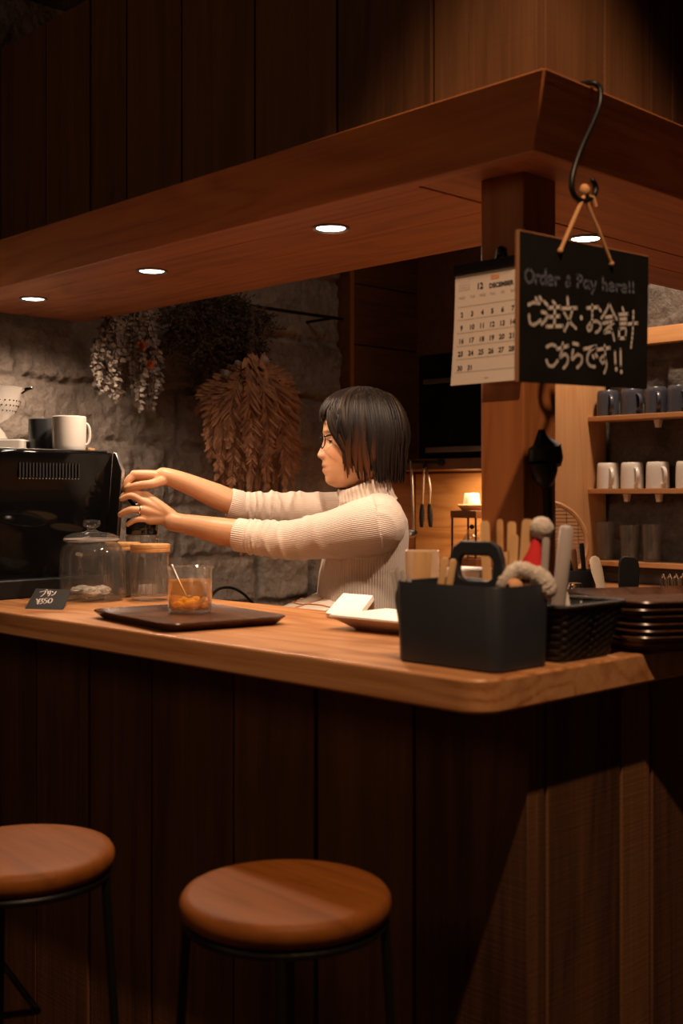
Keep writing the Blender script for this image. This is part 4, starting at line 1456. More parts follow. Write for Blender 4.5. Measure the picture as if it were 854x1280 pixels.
slab([q0, q1, q2, q3], .006, nb).build('board', 'board', sg)
edge_m = MB()
ctr = (q0 + q1 + q2 + q3) / 4
for a, b in ((q3, q2), (q0, q3)):
    edge_m.tube([a - nb * .003, b - nb * .003], [(.0022, .0036)] * 2, 8, flat=(0, 0, 1) if abs((a - b).z) < .05 else (0, 1, 0))
edge_m.build('wood_edge', 'edge', sg)
k6 = lambda pts: [(560 + x / 3.285, 280 + y / 3.285) for x, y in pts]
jp = [
    # go
    [(330, 332), (350, 323), (374, 326)], [(332, 374), (335, 403), (352, 414), (379, 396)], [(360, 304), (366, 315)], [(376, 300), (383, 312)],
    # chuu
    [(394, 318), (408, 334)], [(384, 361), (402, 366)], [(384, 412), (397, 398), (410, 378)], [(430, 318), (440, 329)], [(414, 345), (458, 340)], [(418, 382), (456, 378)], [(408, 421), (466, 419)], [(438, 342), (436, 419)],
    # mon
    [(490, 300), (492, 335)], [(468, 347), (524, 345)], [(511, 348), (497, 398), (478, 438)], [(477, 365), (500, 402), (524, 428)],
    [(547, 385)],
    # o
    [(572, 345), (614, 342)], [(592, 334), (591, 400), (588, 428), (578, 438), (572, 424), (588, 404), (612, 400), (627, 416), (620, 436), (606, 446)], [(620, 348), (626, 356)],
    # kai
    [(662, 326), (648, 358), (630, 386)], [(662, 326), (676, 360), (692, 390)], [(646, 384), (674, 380)], [(636, 408), (682, 400), (658, 424), (640, 446), (672, 441)], [(668, 428), (676, 450), (682, 476)],
    # kei
    [(716, 344), (720, 358)], [(702, 372), (736, 369)], [(705, 391), (733, 389)], [(705, 410), (733, 408)], [(702, 432), (702, 470)], [(702, 432), (729, 429), (727, 468)], [(702, 470), (727, 468)], [(738, 411), (776, 407)], [(761, 358), (758, 440), (751, 506)],
    # ko
    [(405, 505), (424, 496), (441, 501)], [(404, 560), (412, 579), (430, 584), (449, 562)],
    # chi
    [(449, 513), (491, 501)], [(471, 490), (466, 525), (459, 547), (480, 535), (492, 550), (488, 574), (474, 592)],
    # ra
    [(512, 490), (534, 495)], [(513, 518), (509, 556), (530, 537), (548, 545), (547, 570), (530, 590)],
    # de
    [(560, 513), (606, 503)], [(602, 505), (578, 528), (571, 560), (583, 582), (602, 586)], [(594, 540), (598, 549)], [(606, 534), (611, 544)],
    # su
    [(614, 516), (661, 509)], [(643, 499), (645, 555), (634, 571), (625, 556), (637, 544), (647, 556), (650, 585), (641, 612)],
    [(685, 524), (687, 574)], [(690, 596)], [(708, 517), (709, 580)], [(711, 607)]]
strokes([k6(l) for l in jp], fb, nb, .0052, 'chalk_writing', 'chalk', sg)
# "Order & Pay here!!" in bluish chalk: letter strokes in a unit box, set along a falling base line
LT = {
    'O': ([[(.5, 1), (.1, .75), (.05, .35), (.4, 0), (.85, .2), (.95, .7), (.5, 1)]], 1.05),
    'r': ([[(.15, .62), (.2, 0)], [(.2, .4), (.4, .6), (.62, .58)]], .68),
    'd': ([[(.6, .5), (.3, .6), (.08, .3), (.3, 0), (.6, .2)], [(.66, 1.05), (.68, 0)]], .85),
    'e': ([[(.08, .34), (.62, .38), (.58, .56), (.34, .68), (.12, .5), (.06, .22), (.28, .0), (.62, .06)]], .78),
    '&': ([[(.6, .1), (.35, .6), (.45, .8), (.58, .65), (.2, .25), (.35, 0), (.65, .3)]], .8),
    'P': ([[(.2, 1), (.2, 0)], [(.15, .98), (.6, .95), (.72, .7), (.5, .5), (.2, .48)]], .85),
    'a': ([[(.62, .5), (.3, .62), (.1, .3), (.3, .02), (.6, .25)], [(.64, .6), (.64, .15), (.74, 0)]], .82),
    'y': ([[(.1, .6), (.3, .15), (.4, .12)], [(.66, .62), (.45, .05), (.2, -.38)]], .78),
    'h': ([[(.15, 1.05), (.16, 0)], [(.17, .4), (.42, .62), (.58, .45), (.6, 0)]], .8),
    '!': ([[(.2, .98), (.22, .50)], [(.23, .10)]], .44),
    ' ': ([], .55)}
tx = 'Order & Pay here!!'
tot = sum(LT[c][1] for c in tx)
u_ = 0.0
en_l = []
for c in tx:
    ls, wdt = LT[c]
    for l in ls:
        row = []
        for x, y in l:
            t = (u_ + x) / tot
            hgt = 58 - 14 * t
            bx_, by_ = 316 + 452 * t, 240 + 44 * t
            row.append((bx_, by_ - y * hgt))
        en_l.append(k6(row))
    u_ += wdt
strokes(en_l, fb, nb, .0044, 'blue_chalk_writing', 'bluechalk', sg)
# cord
kn = hk(731, 243, XO + .021)
c1, c2 = fb(699, 314) + nb * .002, fb(763, 330) + nb * .002
cordm = MB()
cordm.tube([c1, c1.lerp(kn, .5), kn], .0032, 8)
cordm.tube([c2, c2.lerp(kn, .5), kn + Vector((0, .012, -.02)), kn], .0032, 8)
cordm.ball(kn + UP * .006, (.008, .009, .010), 12, 8)
cordm.ball(c1, .0046, 10, 8)
cordm.ball(c2, .0046, 10, 8)
cordm.tube([kn, kn + Vector((.004, .018, -.002)), kn + Vector((.006, .022, -.016))], .0025, 6)
cordm.build('jute_cord', 'rope', sg)


# calendar on the post's front face
YC = .369
fcal = plane_map((0, YC, 0), (0, -1, 0))
cl = thing('wall_calendar', 'white paper wall calendar with black top bar on the wooden post', 'calendar', (-.275, YC, 1.48))
xl, xr = fcal(570, 400).x, -.205
zt_, zb_ = 1.672, 1.479
sheet = MB()
gx, gz = 10, 14
for layer in range(2):
    pass
rows = []
for a in range(gz + 1):
    z = zb_ + (zt_ - zb_) * a / gz
    rows.append([Vector((xl - .0025 * (1 - a / gz) + (xr - xl) * b / gx, YC - .0012 - .010 * (1 - a / gz) ** 2, z)) for b in range(gx + 1)])
w = gx + 1
for r in rows:
    sheet.v += r
for r in rows:
    sheet.v += [q + Vector((0, .0022, 0)) for q in r]
n_l = len(rows) * w
for a in range(gz):
    for b in range(gx):
        i = a * w + b
        sheet.f.append((i, i + 1, i + w + 1, i + w))
        sheet.f.append((n_l + i, n_l + i + w, n_l + i + w + 1, n_l + i + 1))
for a in range(gz):
    for b in (0, gx):
        i = a * w + b
        sheet.f.append((i, i + w, n_l + i + w, n_l + i))
for b in range(gx):
    for a in (0, gz):
        i = a * w + b
        sheet.f.append((i, n_l + i, n_l + i + 1, i + 1))
sheet.build('sheet', 'paper', cl, smooth=30)
MB().box((xl - .001, YC - .004, zt_ - .002), (xr + .001, YC + .003, zt_ + .016)).build('top_bar', 'blackmat', cl)
hg = MB().tube([(-.268, YC - .001, zt_ + .014), (-.264, YC - .002, zt_ + .026), (-.254, YC - .001, zt_ + .03), (-.250, YC - .001, zt_ + .014)], .003, 8)
hg.ball((-.258, YC - .001, zt_ + .028), .008, 10, 8)
hg.build('hanger', 'blackmat', cl)


def text(body, size, x, z, name, mat, parent, bold=0.0, align='CENTER'):
    cu_ = bpy.data.curves.new('lettering', 'FONT')
    cu_.body = body
    cu_.size = size
    cu_.align_x = align
    cu_.offset = bold
    cu_.resolution_u = 3
    tmp = bpy.data.objects.new('lettering', cu_)
    COL.objects.link(tmp)
    bpy.context.view_layer.update()
    me = bpy.data.meshes.new_from_object(tmp.evaluated_get(bpy.context.evaluated_depsgraph_get()))
    bpy.data.objects.remove(tmp)
    mb = MB()
    yq = lambda zz: YC - .0017 - .010 * (1 - (zz - zb_) / (zt_ - zb_)) ** 2
    mb.v = [Vector((x + v.co.x, yq(z + v.co.y), z + v.co.y)) for v in me.vertices]
    mb.f = [tuple(p.vertices) for p in me.polygons]
    bpy.data.meshes.remove(me)
    return mb


def merge(dst, src):
    n0 = len(dst.v)
    dst.v += src.v
    dst.f += [tuple(i + n0 for i in f) for f in src.f]


def cz(px, py):
    return fcal(px, py)


colx = [cz(px, 400).x for px in (579, 591.8, 604.6, 617, 629.8, 642.6, 655.5)]
rowz = [cz(579, py).z - .004 for py in (394, 410.5, 427, 443, 461)]
blackink, greyink = MB(), MB()
day = 2
for r in range(5):
    for c in range(7):
        if day > 31:
            break
        merge(blackink, text(str(day), .0118, colx[c], rowz[r], '', '', cl, .00035))
        day += 1
merge(blackink, text('1', .0118, colx[6], rowz[0] + .0228, '', '', cl, .00035))
merge(blackink, text('12', .0145, cz(601, 356).x, cz(601, 361).z, '', '', cl, .0005))
merge(blackink, text('DECEMBER', .0105, cz(627.5, 356).x, cz(627, 357).z - .001, '', '', cl, .0004))
blackink.build('dates', 'ink', cl, smooth=None, fix=False)
oi = text('2024', .0088, cz(620, 345).x, cz(620, 348).z, '', '', cl, .0005)
oi.build('year_lettering', 'orangeink', cl, smooth=None, fix=False)
for c, wn in enumerate(('MON', 'TUE', 'WED', 'THU', 'FRI', 'SAT', 'SUN')):
    merge(greyink, text(wn, .0062, colx[c], cz(600, 371).z, '', '', cl))
d_ = 1
for r in range(5):
    for c in range(7):
        i = r * 7 + c - 4
        if 1 <= i <= 30:
            merge(greyink, text(str(i), .0034, xl + .010 + c * .0036, cz(580, 349).z - .0035 - r * .0042, '', '', cl))
for r in range(6):
    z = rowz[0] + .0175 - r * .0228
    q = lambda zz: YC - .0016 - .010 * (1 - (zz - zb_) / (zt_ - zb_)) ** 2
    greyink.quad((xl + .006, q(z), z), (xr - .006, q(z), z), (xr - .006, q(z), z + .0006), (xl + .006, q(z), z + .0006))
merge(greyink, text('.......', .006, (xl + xr) / 2, zb_ + .008, '', '', cl, .0003))
greyink.build('ruling', 'greyink', cl, smooth=None, fix=False)

# ================================================================== DRIED PLANTS ON THE STONE WALL
XP = XW + 0.16


def wallp(px, py, off=0.0):
    return onx(px, py, XP + off)


def leaf(mb, base, direction, nrm, length, width):
    d = direction.normalized()
    s = d.cross(nrm)
    s = s.normalized() if s.length > 1e-4 else Vector((0, 1, 0))
    up = s.cross(d).normalized()
    a = [base, base + d * length * .35 + s * width * .5 + up * width * .12, base + d * length * .75 + s * width * .36, base + d * length,
         base + d * length * .75 - s * width * .36, base + d * length * .35 - s * width * .5 + up * width * .12]
    i = len(mb.v)
    mb.v += a + [base + d * length * .5]
    for k in range(6):
        mb.f.append((i + k, i + (k + 1) % 6, i + 6))


rr = random.Random(21)
rail = MB().tube([(XP - .02, 0.80, 1.93), (XP - .02, 1.80, 1.93)], .006, 8)
rail.org = Vector((XP - .02, 1.2, 1.93))
for yy in (.83, 1.76):
    rail.tube([(XP - .02, yy, 1.93), (XW - .01, yy, 1.93)], .005, 8)
tag(rail.build('hanging_rail', 'blackmetal'), 'thin black rail on the stone wall from which the dried plants hang', 'rail')

# grey eucalyptus bunch
eu = thing('dried_eucalyptus', 'bunch of grey dried eucalyptus hanging head down on the stone wall', 'dried plant', Vector((XP, wallp(165, 400).y, 1.93)))
top = Vector((XP, wallp(168, 390).y, 1.925))
stems, leaves = MB(), MB()
for k in range(46):
    ex = rr.uniform(112, 200)
    ey = 525 - abs(ex - 172) * .75 + rr.uniform(-55, 0)
    o1, o2 = rr.uniform(-.03, .05), rr.uniform(-.05, .09)
    mid = wallp(160 + (ex - 160) * .65 + rr.uniform(-6, 6), 405 + rr.uniform(-5, 20), o1)
    end = wallp(ex, ey, o2)
    path = spline([top + Vector((rr.uniform(-.01, .01), rr.uniform(-.02, .02), 0)), mid, mid.lerp(end, .55) + Vector((0, rr.uniform(-.02, .02), 0)), end], 9)
    stems.tube(path, [.0017] * len(path), 5)
    for j in range(7, len(path)):
        for sgn in (-1, 1):
            if rr.random() < .14:
                continue
            d = Vector((rr.uniform(.0, .7), sgn * rr.uniform(.3, 1), rr.uniform(-.9, .25)))
            L = rr.uniform(.012, .025)
            leaf(leaves, path[j].lerp(path[j - 1], rr.random()), d, Vector((1, rr.uniform(-.6, .6), rr.uniform(-.4, .6))), L, L * rr.uniform(.45, .65))
stems.build('stems', 'twig', eu, smooth=60, fix=False)
leaves.build('leaves', 'leafgrey', eu, smooth=60, fix=False)
fl = MB()
for px, py in ((177, 432), (187, 456)):
    c = wallp(px, py, .06)
    for k in range(14):
        d = Vector((rr.uniform(-.2, 1), rr.uniform(-1, 1), rr.uniform(-1, 1)))
        leaf(fl, c, d, Vector((1, .2, .3)), .02, .014)
fl.build('orange_flowers', 'dryflower', eu, smooth=60, fix=False)

# dark twiggy bunch
M['moss'] = plain('dark_dried_sprigs', (.055, .036, .024, 1), .9, var=.35, vscale=30)
tw = thing('dried_twig_bunch', 'wide dark bunch of fine dried sprigs hanging between the eucalyptus and the ferns', 'dried plant', Vector((XP, wallp(260, 400).y, 1.93)))
stems, leaves = MB(), MB()
top = Vector((XP - .02, wallp(285, 390).y, 1.925))
for k in range(60):
    ex = rr.uniform(196, 345)
    ey = rr.uniform(388, 490) if ex > 225 else rr.uniform(385, 450)
    end = wallp(ex, ey, rr.uniform(-.08, .03))
    mid = top.lerp(end, .5) + Vector((rr.uniform(-.02, .02), rr.uniform(-.05, .05), rr.uniform(-.01, .05)))
    path = spline([top, mid, end], 9)
    stems.tube(path, [.0015] * len(path), 4)
    for j in range(4, len(path)):
        for q in range(4):
            d = Vector((rr.uniform(-.5, .9), rr.uniform(-1, 1), rr.uniform(-1, .4))).normalized()
            L = rr.uniform(.022, .05)
            e = path[j] + d * L
            stems.tube([path[j], e], .0008, 3, caps=False)
            for g in range(3):
                d2 = (d + Vector((rr.uniform(-1, 1), rr.uniform(-1, 1), rr.uniform(-1, 1))) * .7)
                leaf(leaves, path[j].lerp(e, .4 + .3 * g), d2, Vector((1, rr.uniform(-1, 1), rr.uniform(-1, 1))), .014, .006)
stems.build('stems', 'twig', tw, smooth=None, fix=False)
leaves.build('sprigs', 'moss', tw, smooth=None, fix=False)

# brown fern fronds
fe = thing('dried_fern_bunch', 'large bundle of brown dried fern fronds hanging head down beside the person\'s head', 'dried plant', Vector((XP, wallp(312, 400).y, 1.93)))
tie = wallp(311, 446, .02)
MB().tube([Vector((XP - .01, tie.y, 1.93)), wallp(316, 385, .01), wallp(313, 415, .01), tie, wallp(309, 462, .02)], [.006, .012, .014, .020, .016], 10).build('bound_stalks', 'twig', fe)
ends = [(247, 520, -.02), (254, 500, .0), (256, 548, .03), (262, 578, .04), (270, 600, .06), (279, 612, .02), (288, 618, .07), (300, 615, .04), (311, 621, .09), (322, 614, .05),
        (333, 622, .08), (345, 617, .03), (356, 620, .06), (366, 612, .02), (373, 592, .0), (372, 560, -.02), (366, 530, .0), (300, 708, -.03), (310, 570, .11), (335, 580, .1), (285, 560, .09), (350, 556, .07)]
for k, (ex, ey, off) in enumerate(ends):
    e = wallp(ex, ey, off)
    sx = 311 + (ex - 311) * .75
    mid = wallp(sx + rr.uniform(-3, 3), 490 + rr.uniform(-10, 10), off * .8 + .02)
    path = spline([tie + Vector((0, rr.uniform(-.012, .012), -.01)), mid, mid.lerp(e, .5) + Vector((rr.uniform(-.01, .02), 0, 0)), e], 9)
    fr_ = MB()
    fr_.tube(path, [.0022 * (1 - .7 * i / len(path)) for i in range(len(path))], 5)
    n_ = len(path)
    if k == 17:
        path = path[-9:]
        n_ = len(path)
    for j in range(3 if k != 17 else 2, n_):
        t = j / (n_ - 1)
        T = (path[j] - path[j - 1]).normalized()
        nrm = Vector((1, rr.uniform(-.35, .35), .1)).normalized()
        sd = T.cross(nrm).normalized()
        for h in (0, .5):
            base = path[j - 1].lerp(path[j], h)
            L = .062 * math.sin(PI * (.18 + .78 * t)) * rr.uniform(.85, 1.15) * (.4 if k == 17 else 1)
            for sgn in (-1, 1):
                d = T * .85 + sd * sgn * .75 + nrm * rr.uniform(-.1, .28)
                leaf(fr_, base, d, nrm, L, .0085)
    ob = fr_.build('frond', 'fern', fe, smooth=None, fix=False)
# small seed heads and a bow at the tie
for px, py, r in ((283, 468, .014), (331, 452, .017), (297, 455, .012)):
    MB().ball(wallp(px, py, .06), (r * .8, r, r * 1.1), 12, 8).build('seed_head', 'leafgrey', fe)
bw = MB()
for k in range(12):
    a = rr.uniform(-2.6, -.4)
    leaf(bw, tie + Vector((.03, rr.uniform(-.05, .05), rr.uniform(-.03, .02))), Vector((.4, math.cos(a), math.sin(a))), Vector((1, 0, .3)), rr.uniform(.05, .08), .022)
bw.build('dry_leaves', 'fern', fe, smooth=None, fix=False)

# ================================================================== STOOLS
SZ = 0.762
SR = 0.142


def make_stool(lab, angles):
    t = thing('bar_stool', lab, 'stool', (0, 0, 0), 'round bar stools before the counter')
    MB().lathe([(0, SZ), (SR * .55, SZ - .0008), (SR * .88, SZ - .0006), (SR * .96, SZ - .003), (SR * .995, SZ - .010), (SR, SZ - .018), (SR * .985, SZ - .027), (SR * .94, SZ - .033), (0, SZ - .034)],
               n=72, caps=False).build('seat', 'stool', t, smooth=60)
    rg = MB().tube([(SR * .93 * math.cos(a), SR * .93 * math.sin(a), SZ - .040) for a in [2 * PI * k / 48 for k in range(48)]], .0062, 10, closed=True)
    rg.tube([(-SR * .92, 0, SZ - .040), (SR * .92, 0, SZ - .040)], .004, 8)
    rg.tube([(0, -SR * .92, SZ - .040), (0, SR * .92, SZ - .040)], .004, 8)
    rg.build('seat_ring', 'blackmetal', t)
    for a in angles:
        d = Vector((math.cos(a), math.sin(a), 0))
        MB().tube([d * SR * .93 + UP * (SZ - .040), d * (SR * .93 + .045) + UP * .006], .0065, 10).build('leg', 'blackmetal', t)
    return t


st1 = make_stool('round wooden bar stool standing nearest the counter corner', [PI / 4 + PI / 2 * k for k in range(4)])
st1.location = (-0.207, -0.160, 0)
a0 = math.atan2(RT.y, RT.x) - PI / 4
st1.rotation_euler.z = a0
rz = a0 - .05
st2 = make_stool('round wooden bar stool cut by the left picture edge', [PI / 4 + 2 * PI / 3 * k for k in range(3)])
st2.location = (-0.624, -0.325, 0)
st2.rotation_euler.z = a0 - .06
# bent footrest loop
for st_, tip_ in ((st2, (47, 1264)),):
    tp = onz(tip_[0], tip_[1], .505)
    inv = Matrix.Rotation(-st_.rotation_euler.z, 4, 'Z') @ Matrix.Translation(-Vector(st_.location))
    A_, B_ = onz(-62, 1118, .505), onz(-75, 1280, .505)
    C_ = onz(-190, 1200, .505)
    m_ = MB().tube([inv @ p for p in (A_, tp, B_, C_)], .0055, 8, closed=True)
    m_.build('footrest', 'blackmetal', st_)

# ================================================================== THE PERSON BEHIND THE COUNTER
PD = 2.86                                   # depth of the head
SKIN = NT('skin')
cA = SKIN.add('ShaderNodeVertexColor')
cA.layer_name = 'tone'
sf = SKIN.noise(SKIN.coords(), 90.0, 3)
SKIN.link(SKIN.mix(SKIN.math('MULTIPLY', sf, 0.25), cA.outputs[0], (.42, .17, .08, 1)), SKIN.b.inputs['Base Color'])
SKIN.set(Roughness=0.48)
SKIN.b.inputs['Subsurface Weight'].default_value = 0.12
SKIN.b.inputs['Subsurface Radius'].default_value = (.012, .005, .003)
SKIN.b.inputs['Subsurface Scale'].default_value = 0.6
SKIN.bump(SKIN.noise(SKIN.coords(), 160.0, 4), 0.12, 0.002)
M['skin'] = SKIN.m

KN = NT('ribbed_knit')
kt_ = KN.add('ShaderNodeAttribute')
kt_.attribute_name = 'rib'
ks = KN.math('SINE', KN.math('MULTIPLY', kt_.outputs['Fac'], 1.0))
kf = KN.noise(KN.coords(), 300.0, 3)
KN.link(KN.mix(KN.math('MULTIPLY', KN.math('ADD', ks, 1.0), .5), (.66, .54, .46, 1), (.82, .70, .61, 1)), KN.b.inputs['Base Color'])
KN.set(Roughness=0.9)
KN.b.inputs['Sheen Weight'].default_value = 0.25
KN.b.inputs['Specular IOR Level'].default_value = 0.2
KN.bump(KN.math('ADD', ks, KN.math('MULTIPLY', kf, .6)), 0.35, 0.003)
M['knit'] = KN.m

pr = thing('person', 'person in a cream ribbed turtleneck and glasses reaching both arms to the coffee grinder', 'person', at(455, 700, PD) * 1.0)
pr.location.z = 0.0
ORG[pr.name] = Vector(pr.location)


def ell_loft(mb, rows, n=40, ax_a=None, ax_b=None, caps=True, power=2.2):
    """rows: (centre, half front-back, half side-to-side)"""
    a_ = ax_a or -RT
    b_ = ax_b or -FW
    rg = []
    for c, ra, rb in rows:
        ring = []
        for j in range(n):
            t = 2 * PI * j / n
            ct, s_ = math.cos(t), math.sin(t)
            e = 2.0 / power
            ring.append(c + a_ * (ra * math.copysign(abs(ct) ** e, ct)) + b_ * (rb * math.copysign(abs(s_) ** e, s_)))
        rg.append(ring)
    return mb.rings(rg, caps)


def limb(mb, rows, n=20, k=5):
    """rows: (px, py, depth, radius) -> smooth tapered tube with round ends"""
    c = spline([at(*r[:3]) for r in rows], k)
    rad = []
    for i in range(len(rows) - 1):
        for j in range(k):
            rad.append(rows[i][3] + (rows[i + 1][3] - rows[i][3]) * j / k)
    rad.append(rows[-1][3])
    return mb.tube(c, rad, n, round_ends=True)


# --- head: sections from the crown to the chin
HEAD = [  # py, front px, back px, half width
    (486.5, 446, 458, .012), (489, 434, 470, .035), (494, 422, 484, .054), (502, 412.5, 493, .067), (514, 407, 499, .0745), (528, 404.5, 502, .0775),
    (540, 404, 502.5, .077), (548, 404.6, 502, .0755), (556, 405.4, 500, .0735), (564, 405.2, 496.5, .071), (572, 404.6, 491, .0675),
    (580, 404.4, 484, .0625), (588, 404.8, 478, .057), (596, 406, 472, .0505), (602, 408, 467, .044), (606, 411.5, 461, .036), (609.5, 420, 448, .02)]
NOSE = [(544, 0), (549, .2), (554, 2.0), (560, 4.6), (565, 7.0), (568.5, 8.4), (571, 7.6), (573.5, 4.0), (576, .8), (578, 0)]
LIPS = [(575, 0), (578.5, 1.3), (581.5, 2.2), (583.4, 1.6), (584.6, -.8), (586, 1.6), (588.6, 2.2), (591.5, .8), (594.5, -.9), (598, .0), (602, 1.2), (606, .6), (608, 0)]
head = MB()
SC = PD / FPX
hn = 120
HF = (-RT * math.cos(-.07) + FW * math.sin(-.07)).normalized()        # the face turns very slightly to the camera
HB = Vector((0, 0, 1)).cross(HF).normalized()
if HB.dot(CAM - at(455, 555, PD)) < 0:
    HB = -HB
HC = at(455, 555, PD)
rg = []
pys = [486.5 + (609.5 - 486.5) * i / 122 for i in range(123)]
EYES = []
for py in pys:
    f, g, w = lerp_table(HEAD, py)
    nz_ = lerp_table(NOSE, py)[0]
    lp = lerp_table(LIPS, py)[0]
    ring = []
    for j in range(hn):
        t = 2 * PI * j / hn
        ct, s_ = math.cos(t), math.sin(t)
        e = 2 / 2.25
        m_ = (f + g) / 2
        half = (g - f) / 2
        a_px = half * math.copysign(abs(ct) ** e, ct)
        b_ = w * math.copysign(abs(s_) ** e, s_) * (1 - .12 * max(0, ct) ** 2 * (1 if py > 530 else .4))
        if ct > 0:
            sg = .0065 + .0075 * max(0, min(1, (py - 552) / 16))
            a_px += nz_ * math.exp(-(b_ / sg) ** 2)
            a_px += lp * math.exp(-(b_ / .022) ** 2)
            for s2 in (-1, 1):                                                # eye sockets, brow, cheek, nostril wing
                a_px -= 3.4 * math.exp(-((b_ - s2 * .031) / .014) ** 2 - ((py - 551.5) / 5.5) ** 2)
                a_px += 1.2 * math.exp(-((b_ - s2 * .028) / .018) ** 2 - ((py - 541) / 4.0) ** 2)
                a_px += 1.6 * math.exp(-((b_ - s2 * .040) / .016) ** 2 - ((py - 567) / 8.0) ** 2)
                a_px += 2.2 * math.exp(-((b_ - s2 * .014) / .006) ** 2 - ((py - 571) / 3.0) ** 2)
        ring.append(HC + HF * ((455 - m_) * SC + a_px * SC) + HB * b_ + UP * ((555 - py) * SC))
    rg.append(ring)
head.rings(rg[::-1])


def face(px, py, b):
    """point at photo column px and row py, b metres to the camera side of the head's middle plane"""
    return HC + HF * ((455 - px) * SC) + HB * b + UP * ((555 - py) * SC)


body = MB()
body.v += head.v
body.f += head.f
# ears
for s2 in (-1, 1):
    body.ball(face(452, 556, s2 * .073), (.016, .016, .029), 14, 10)
# neck
body.tube([face(458, 570, 0), face(461, 592, 0), at(464, 615, PD + .01), at(466, 645, PD + .02)], [.050, .050, .053, .062], 24)
# trunk and hips, legs to the floor
TD = PD + .02
ell_loft(body, [(at(462, 626, TD), .040, .055), (at(462, 640, TD), .070, .125), (at(461, 665, TD), .086, .150), (at(456, 705, TD), .092, .142), (at(454, 750, TD), .092, .132), (at(453, 800, TD), .098, .148),
                (at(453, 850, TD), .102, .155), (at(453, 880, TD), .09, .14)], 36)
for s2 in (-1, 1):
    hip = at(453, 855, TD) + HB * (.078 * s2)
    foot = Vector((hip.x, hip.y, .07))
    body.tube([hip, hip.lerp(foot, .5) + HF * .012, foot], [.082, .056, .040], 20, round_ends=True)
    body.tube([foot + UP * -.02 - HF * .03, foot - UP * .03 + HF * .07, foot - UP * .035 + HF * .15], [.038, .036, .028], 14, round_ends=True)
# near (left) arm
limb(body, [(474, 655, 2.72, .048), (420, 672, 2.76, .042), (352, 674, 2.82, .037), (305, 668, 2.845, .0345), (275, 664, 2.86, .0335), (248, 658, 2.88, .027), (228, 654.5, 2.892, .0235), (216, 652, 2.898, .0235)], 22)
# far (right) arm
limb(body, [(450, 640, 3.00, .046), (400, 640, 2.99, .040), (345, 637, 2.97, .035), (300, 631, 2.955, .0325), (268, 619, 2.95, .031), (238, 606, 2.945, .0255), (215, 597.5, 2.94, .022), (204, 595, 2.94, .0215)], 22)


def finger(rows, r0=.0092, r1=.0068):
    n = len(rows)
    limb(body, [(a, b, c, r0 + (r1 - r0) * i / (n - 1)) for i, (a, b, c) in enumerate(rows)], 12, 4)


# near hand, back of the hand to the camera
KN_L = [(181, 619, 2.912), (178.5, 627, 2.900), (179.5, 638, 2.893), (186, 650, 2.895)]
for kx, ky, kd in KN_L:
    limb(body, [(222, 652, 2.90, .0165), (206, 644 + (ky - 637) * .35, 2.90, .0145), (kx, ky, kd, .0122)], 14, 4)
limb(body, [(217, 651, 2.905, .020), (200, 642, 2.908, .019), (190, 636, 2.908, .013)], 14, 4)
finger([(181, 619, 2.912), (167, 614.0, 2.912), (159, 616, 2.915), (153.5, 621, 2.918)], .0098, .0072)
finger([(178.5, 627, 2.900), (166, 620, 2.895), (158, 621, 2.897), (152, 624, 2.90)], .0092, .0072)
finger([(179.5, 638, 2.893), (166, 637, 2.885), (157, 639.5, 2.888), (150.5, 643.5, 2.893)], .0095, .0075)
finger([(186, 650, 2.895), (175, 649, 2.886), (167, 651, 2.887), (160, 655.5, 2.892)], .0086, .0066)
finger([(212, 646, 2.918), (196, 634, 2.945), (182, 631, 2.957), (170, 634, 2.960)], .0125, .0085)
# far hand, thumb side to the camera, fingertips closed on the crank knob
KN_R = [(168, 593.5, 2.925), (168, 593.5, 2.942), (170, 596, 2.958), (174, 600, 2.972)]
for kx, ky, kd in KN_R:
    limb(body, [(209, 597, 2.94, .0165), (188, 595 + (ky - 595) * .3, (2.94 + kd) / 2, .0145), (kx, ky, kd, .0118)], 14, 4)
limb(body, [(208, 597.5, 2.94, .019), (190, 596.5, 2.94, .017), (178, 596, 2.945, .013)], 14, 4)
finger([(168, 593.5, 2.925), (161.5, 600, 2.918), (157.5, 606, 2.917), (155.5, 611, 2.92)], .0098, .0070)
finger([(168, 593.5, 2.942), (161, 599, 2.940), (157, 606, 2.936), (155.5, 612, 2.932)], .0096, .0072)
finger([(170, 596, 2.958), (163, 600, 2.960), (160, 607, 2.956), (159.5, 614, 2.948)], .0090, .0070)
finger([(174, 600, 2.972), (168, 604, 2.975), (165, 610, 2.968), (165, 615, 2.958)], .0084, .0064)
finger([(203, 601, 2.925), (189, 605, 2.905), (175, 606.5, 2.902), (163, 609, 2.906), (158.5, 611, 2.911)], .0125, .0075)


def remeshed(mb, name, mat, parent, voxel, smooth_it, paint=None):
    """weld the overlapping volumes into one continuous skin"""
    org = ORG[parent.name]
    me = mb.mesh('raw', org)
    import bmesh
    bm = bmesh.new()
    bm.from_mesh(me)
    bmesh.ops.recalc_face_normals(bm, faces=bm.faces)
    bm.to_mesh(me)
    bm.free()
    tmp = bpy.data.objects.new('raw', me)
    COL.objects.link(tmp)
    r = tmp.modifiers.new('r', 'REMESH')
    r.mode = 'VOXEL'
    r.voxel_size = voxel
    s = tmp.modifiers.new('s', 'SMOOTH')
    s.factor = 0.5
    s.iterations = smooth_it
    bpy.context.view_layer.update()
    out = bpy.data.meshes.new_from_object(tmp.evaluated_get(bpy.context.evaluated_depsgraph_get()))
    bpy.data.objects.remove(tmp)
    bpy.data.meshes.remove(me)
    out.name = name
    out.polygons.foreach_set('use_smooth', [True] * len(out.polygons))
    out.materials.clear()
    out.materials.append(M[mat])
    if paint:
        paint(out, org)
    o = bpy.data.objects.new(name, out)
    COL.objects.link(o)
    o.parent = parent
    ORG[o.name] = org
    return o


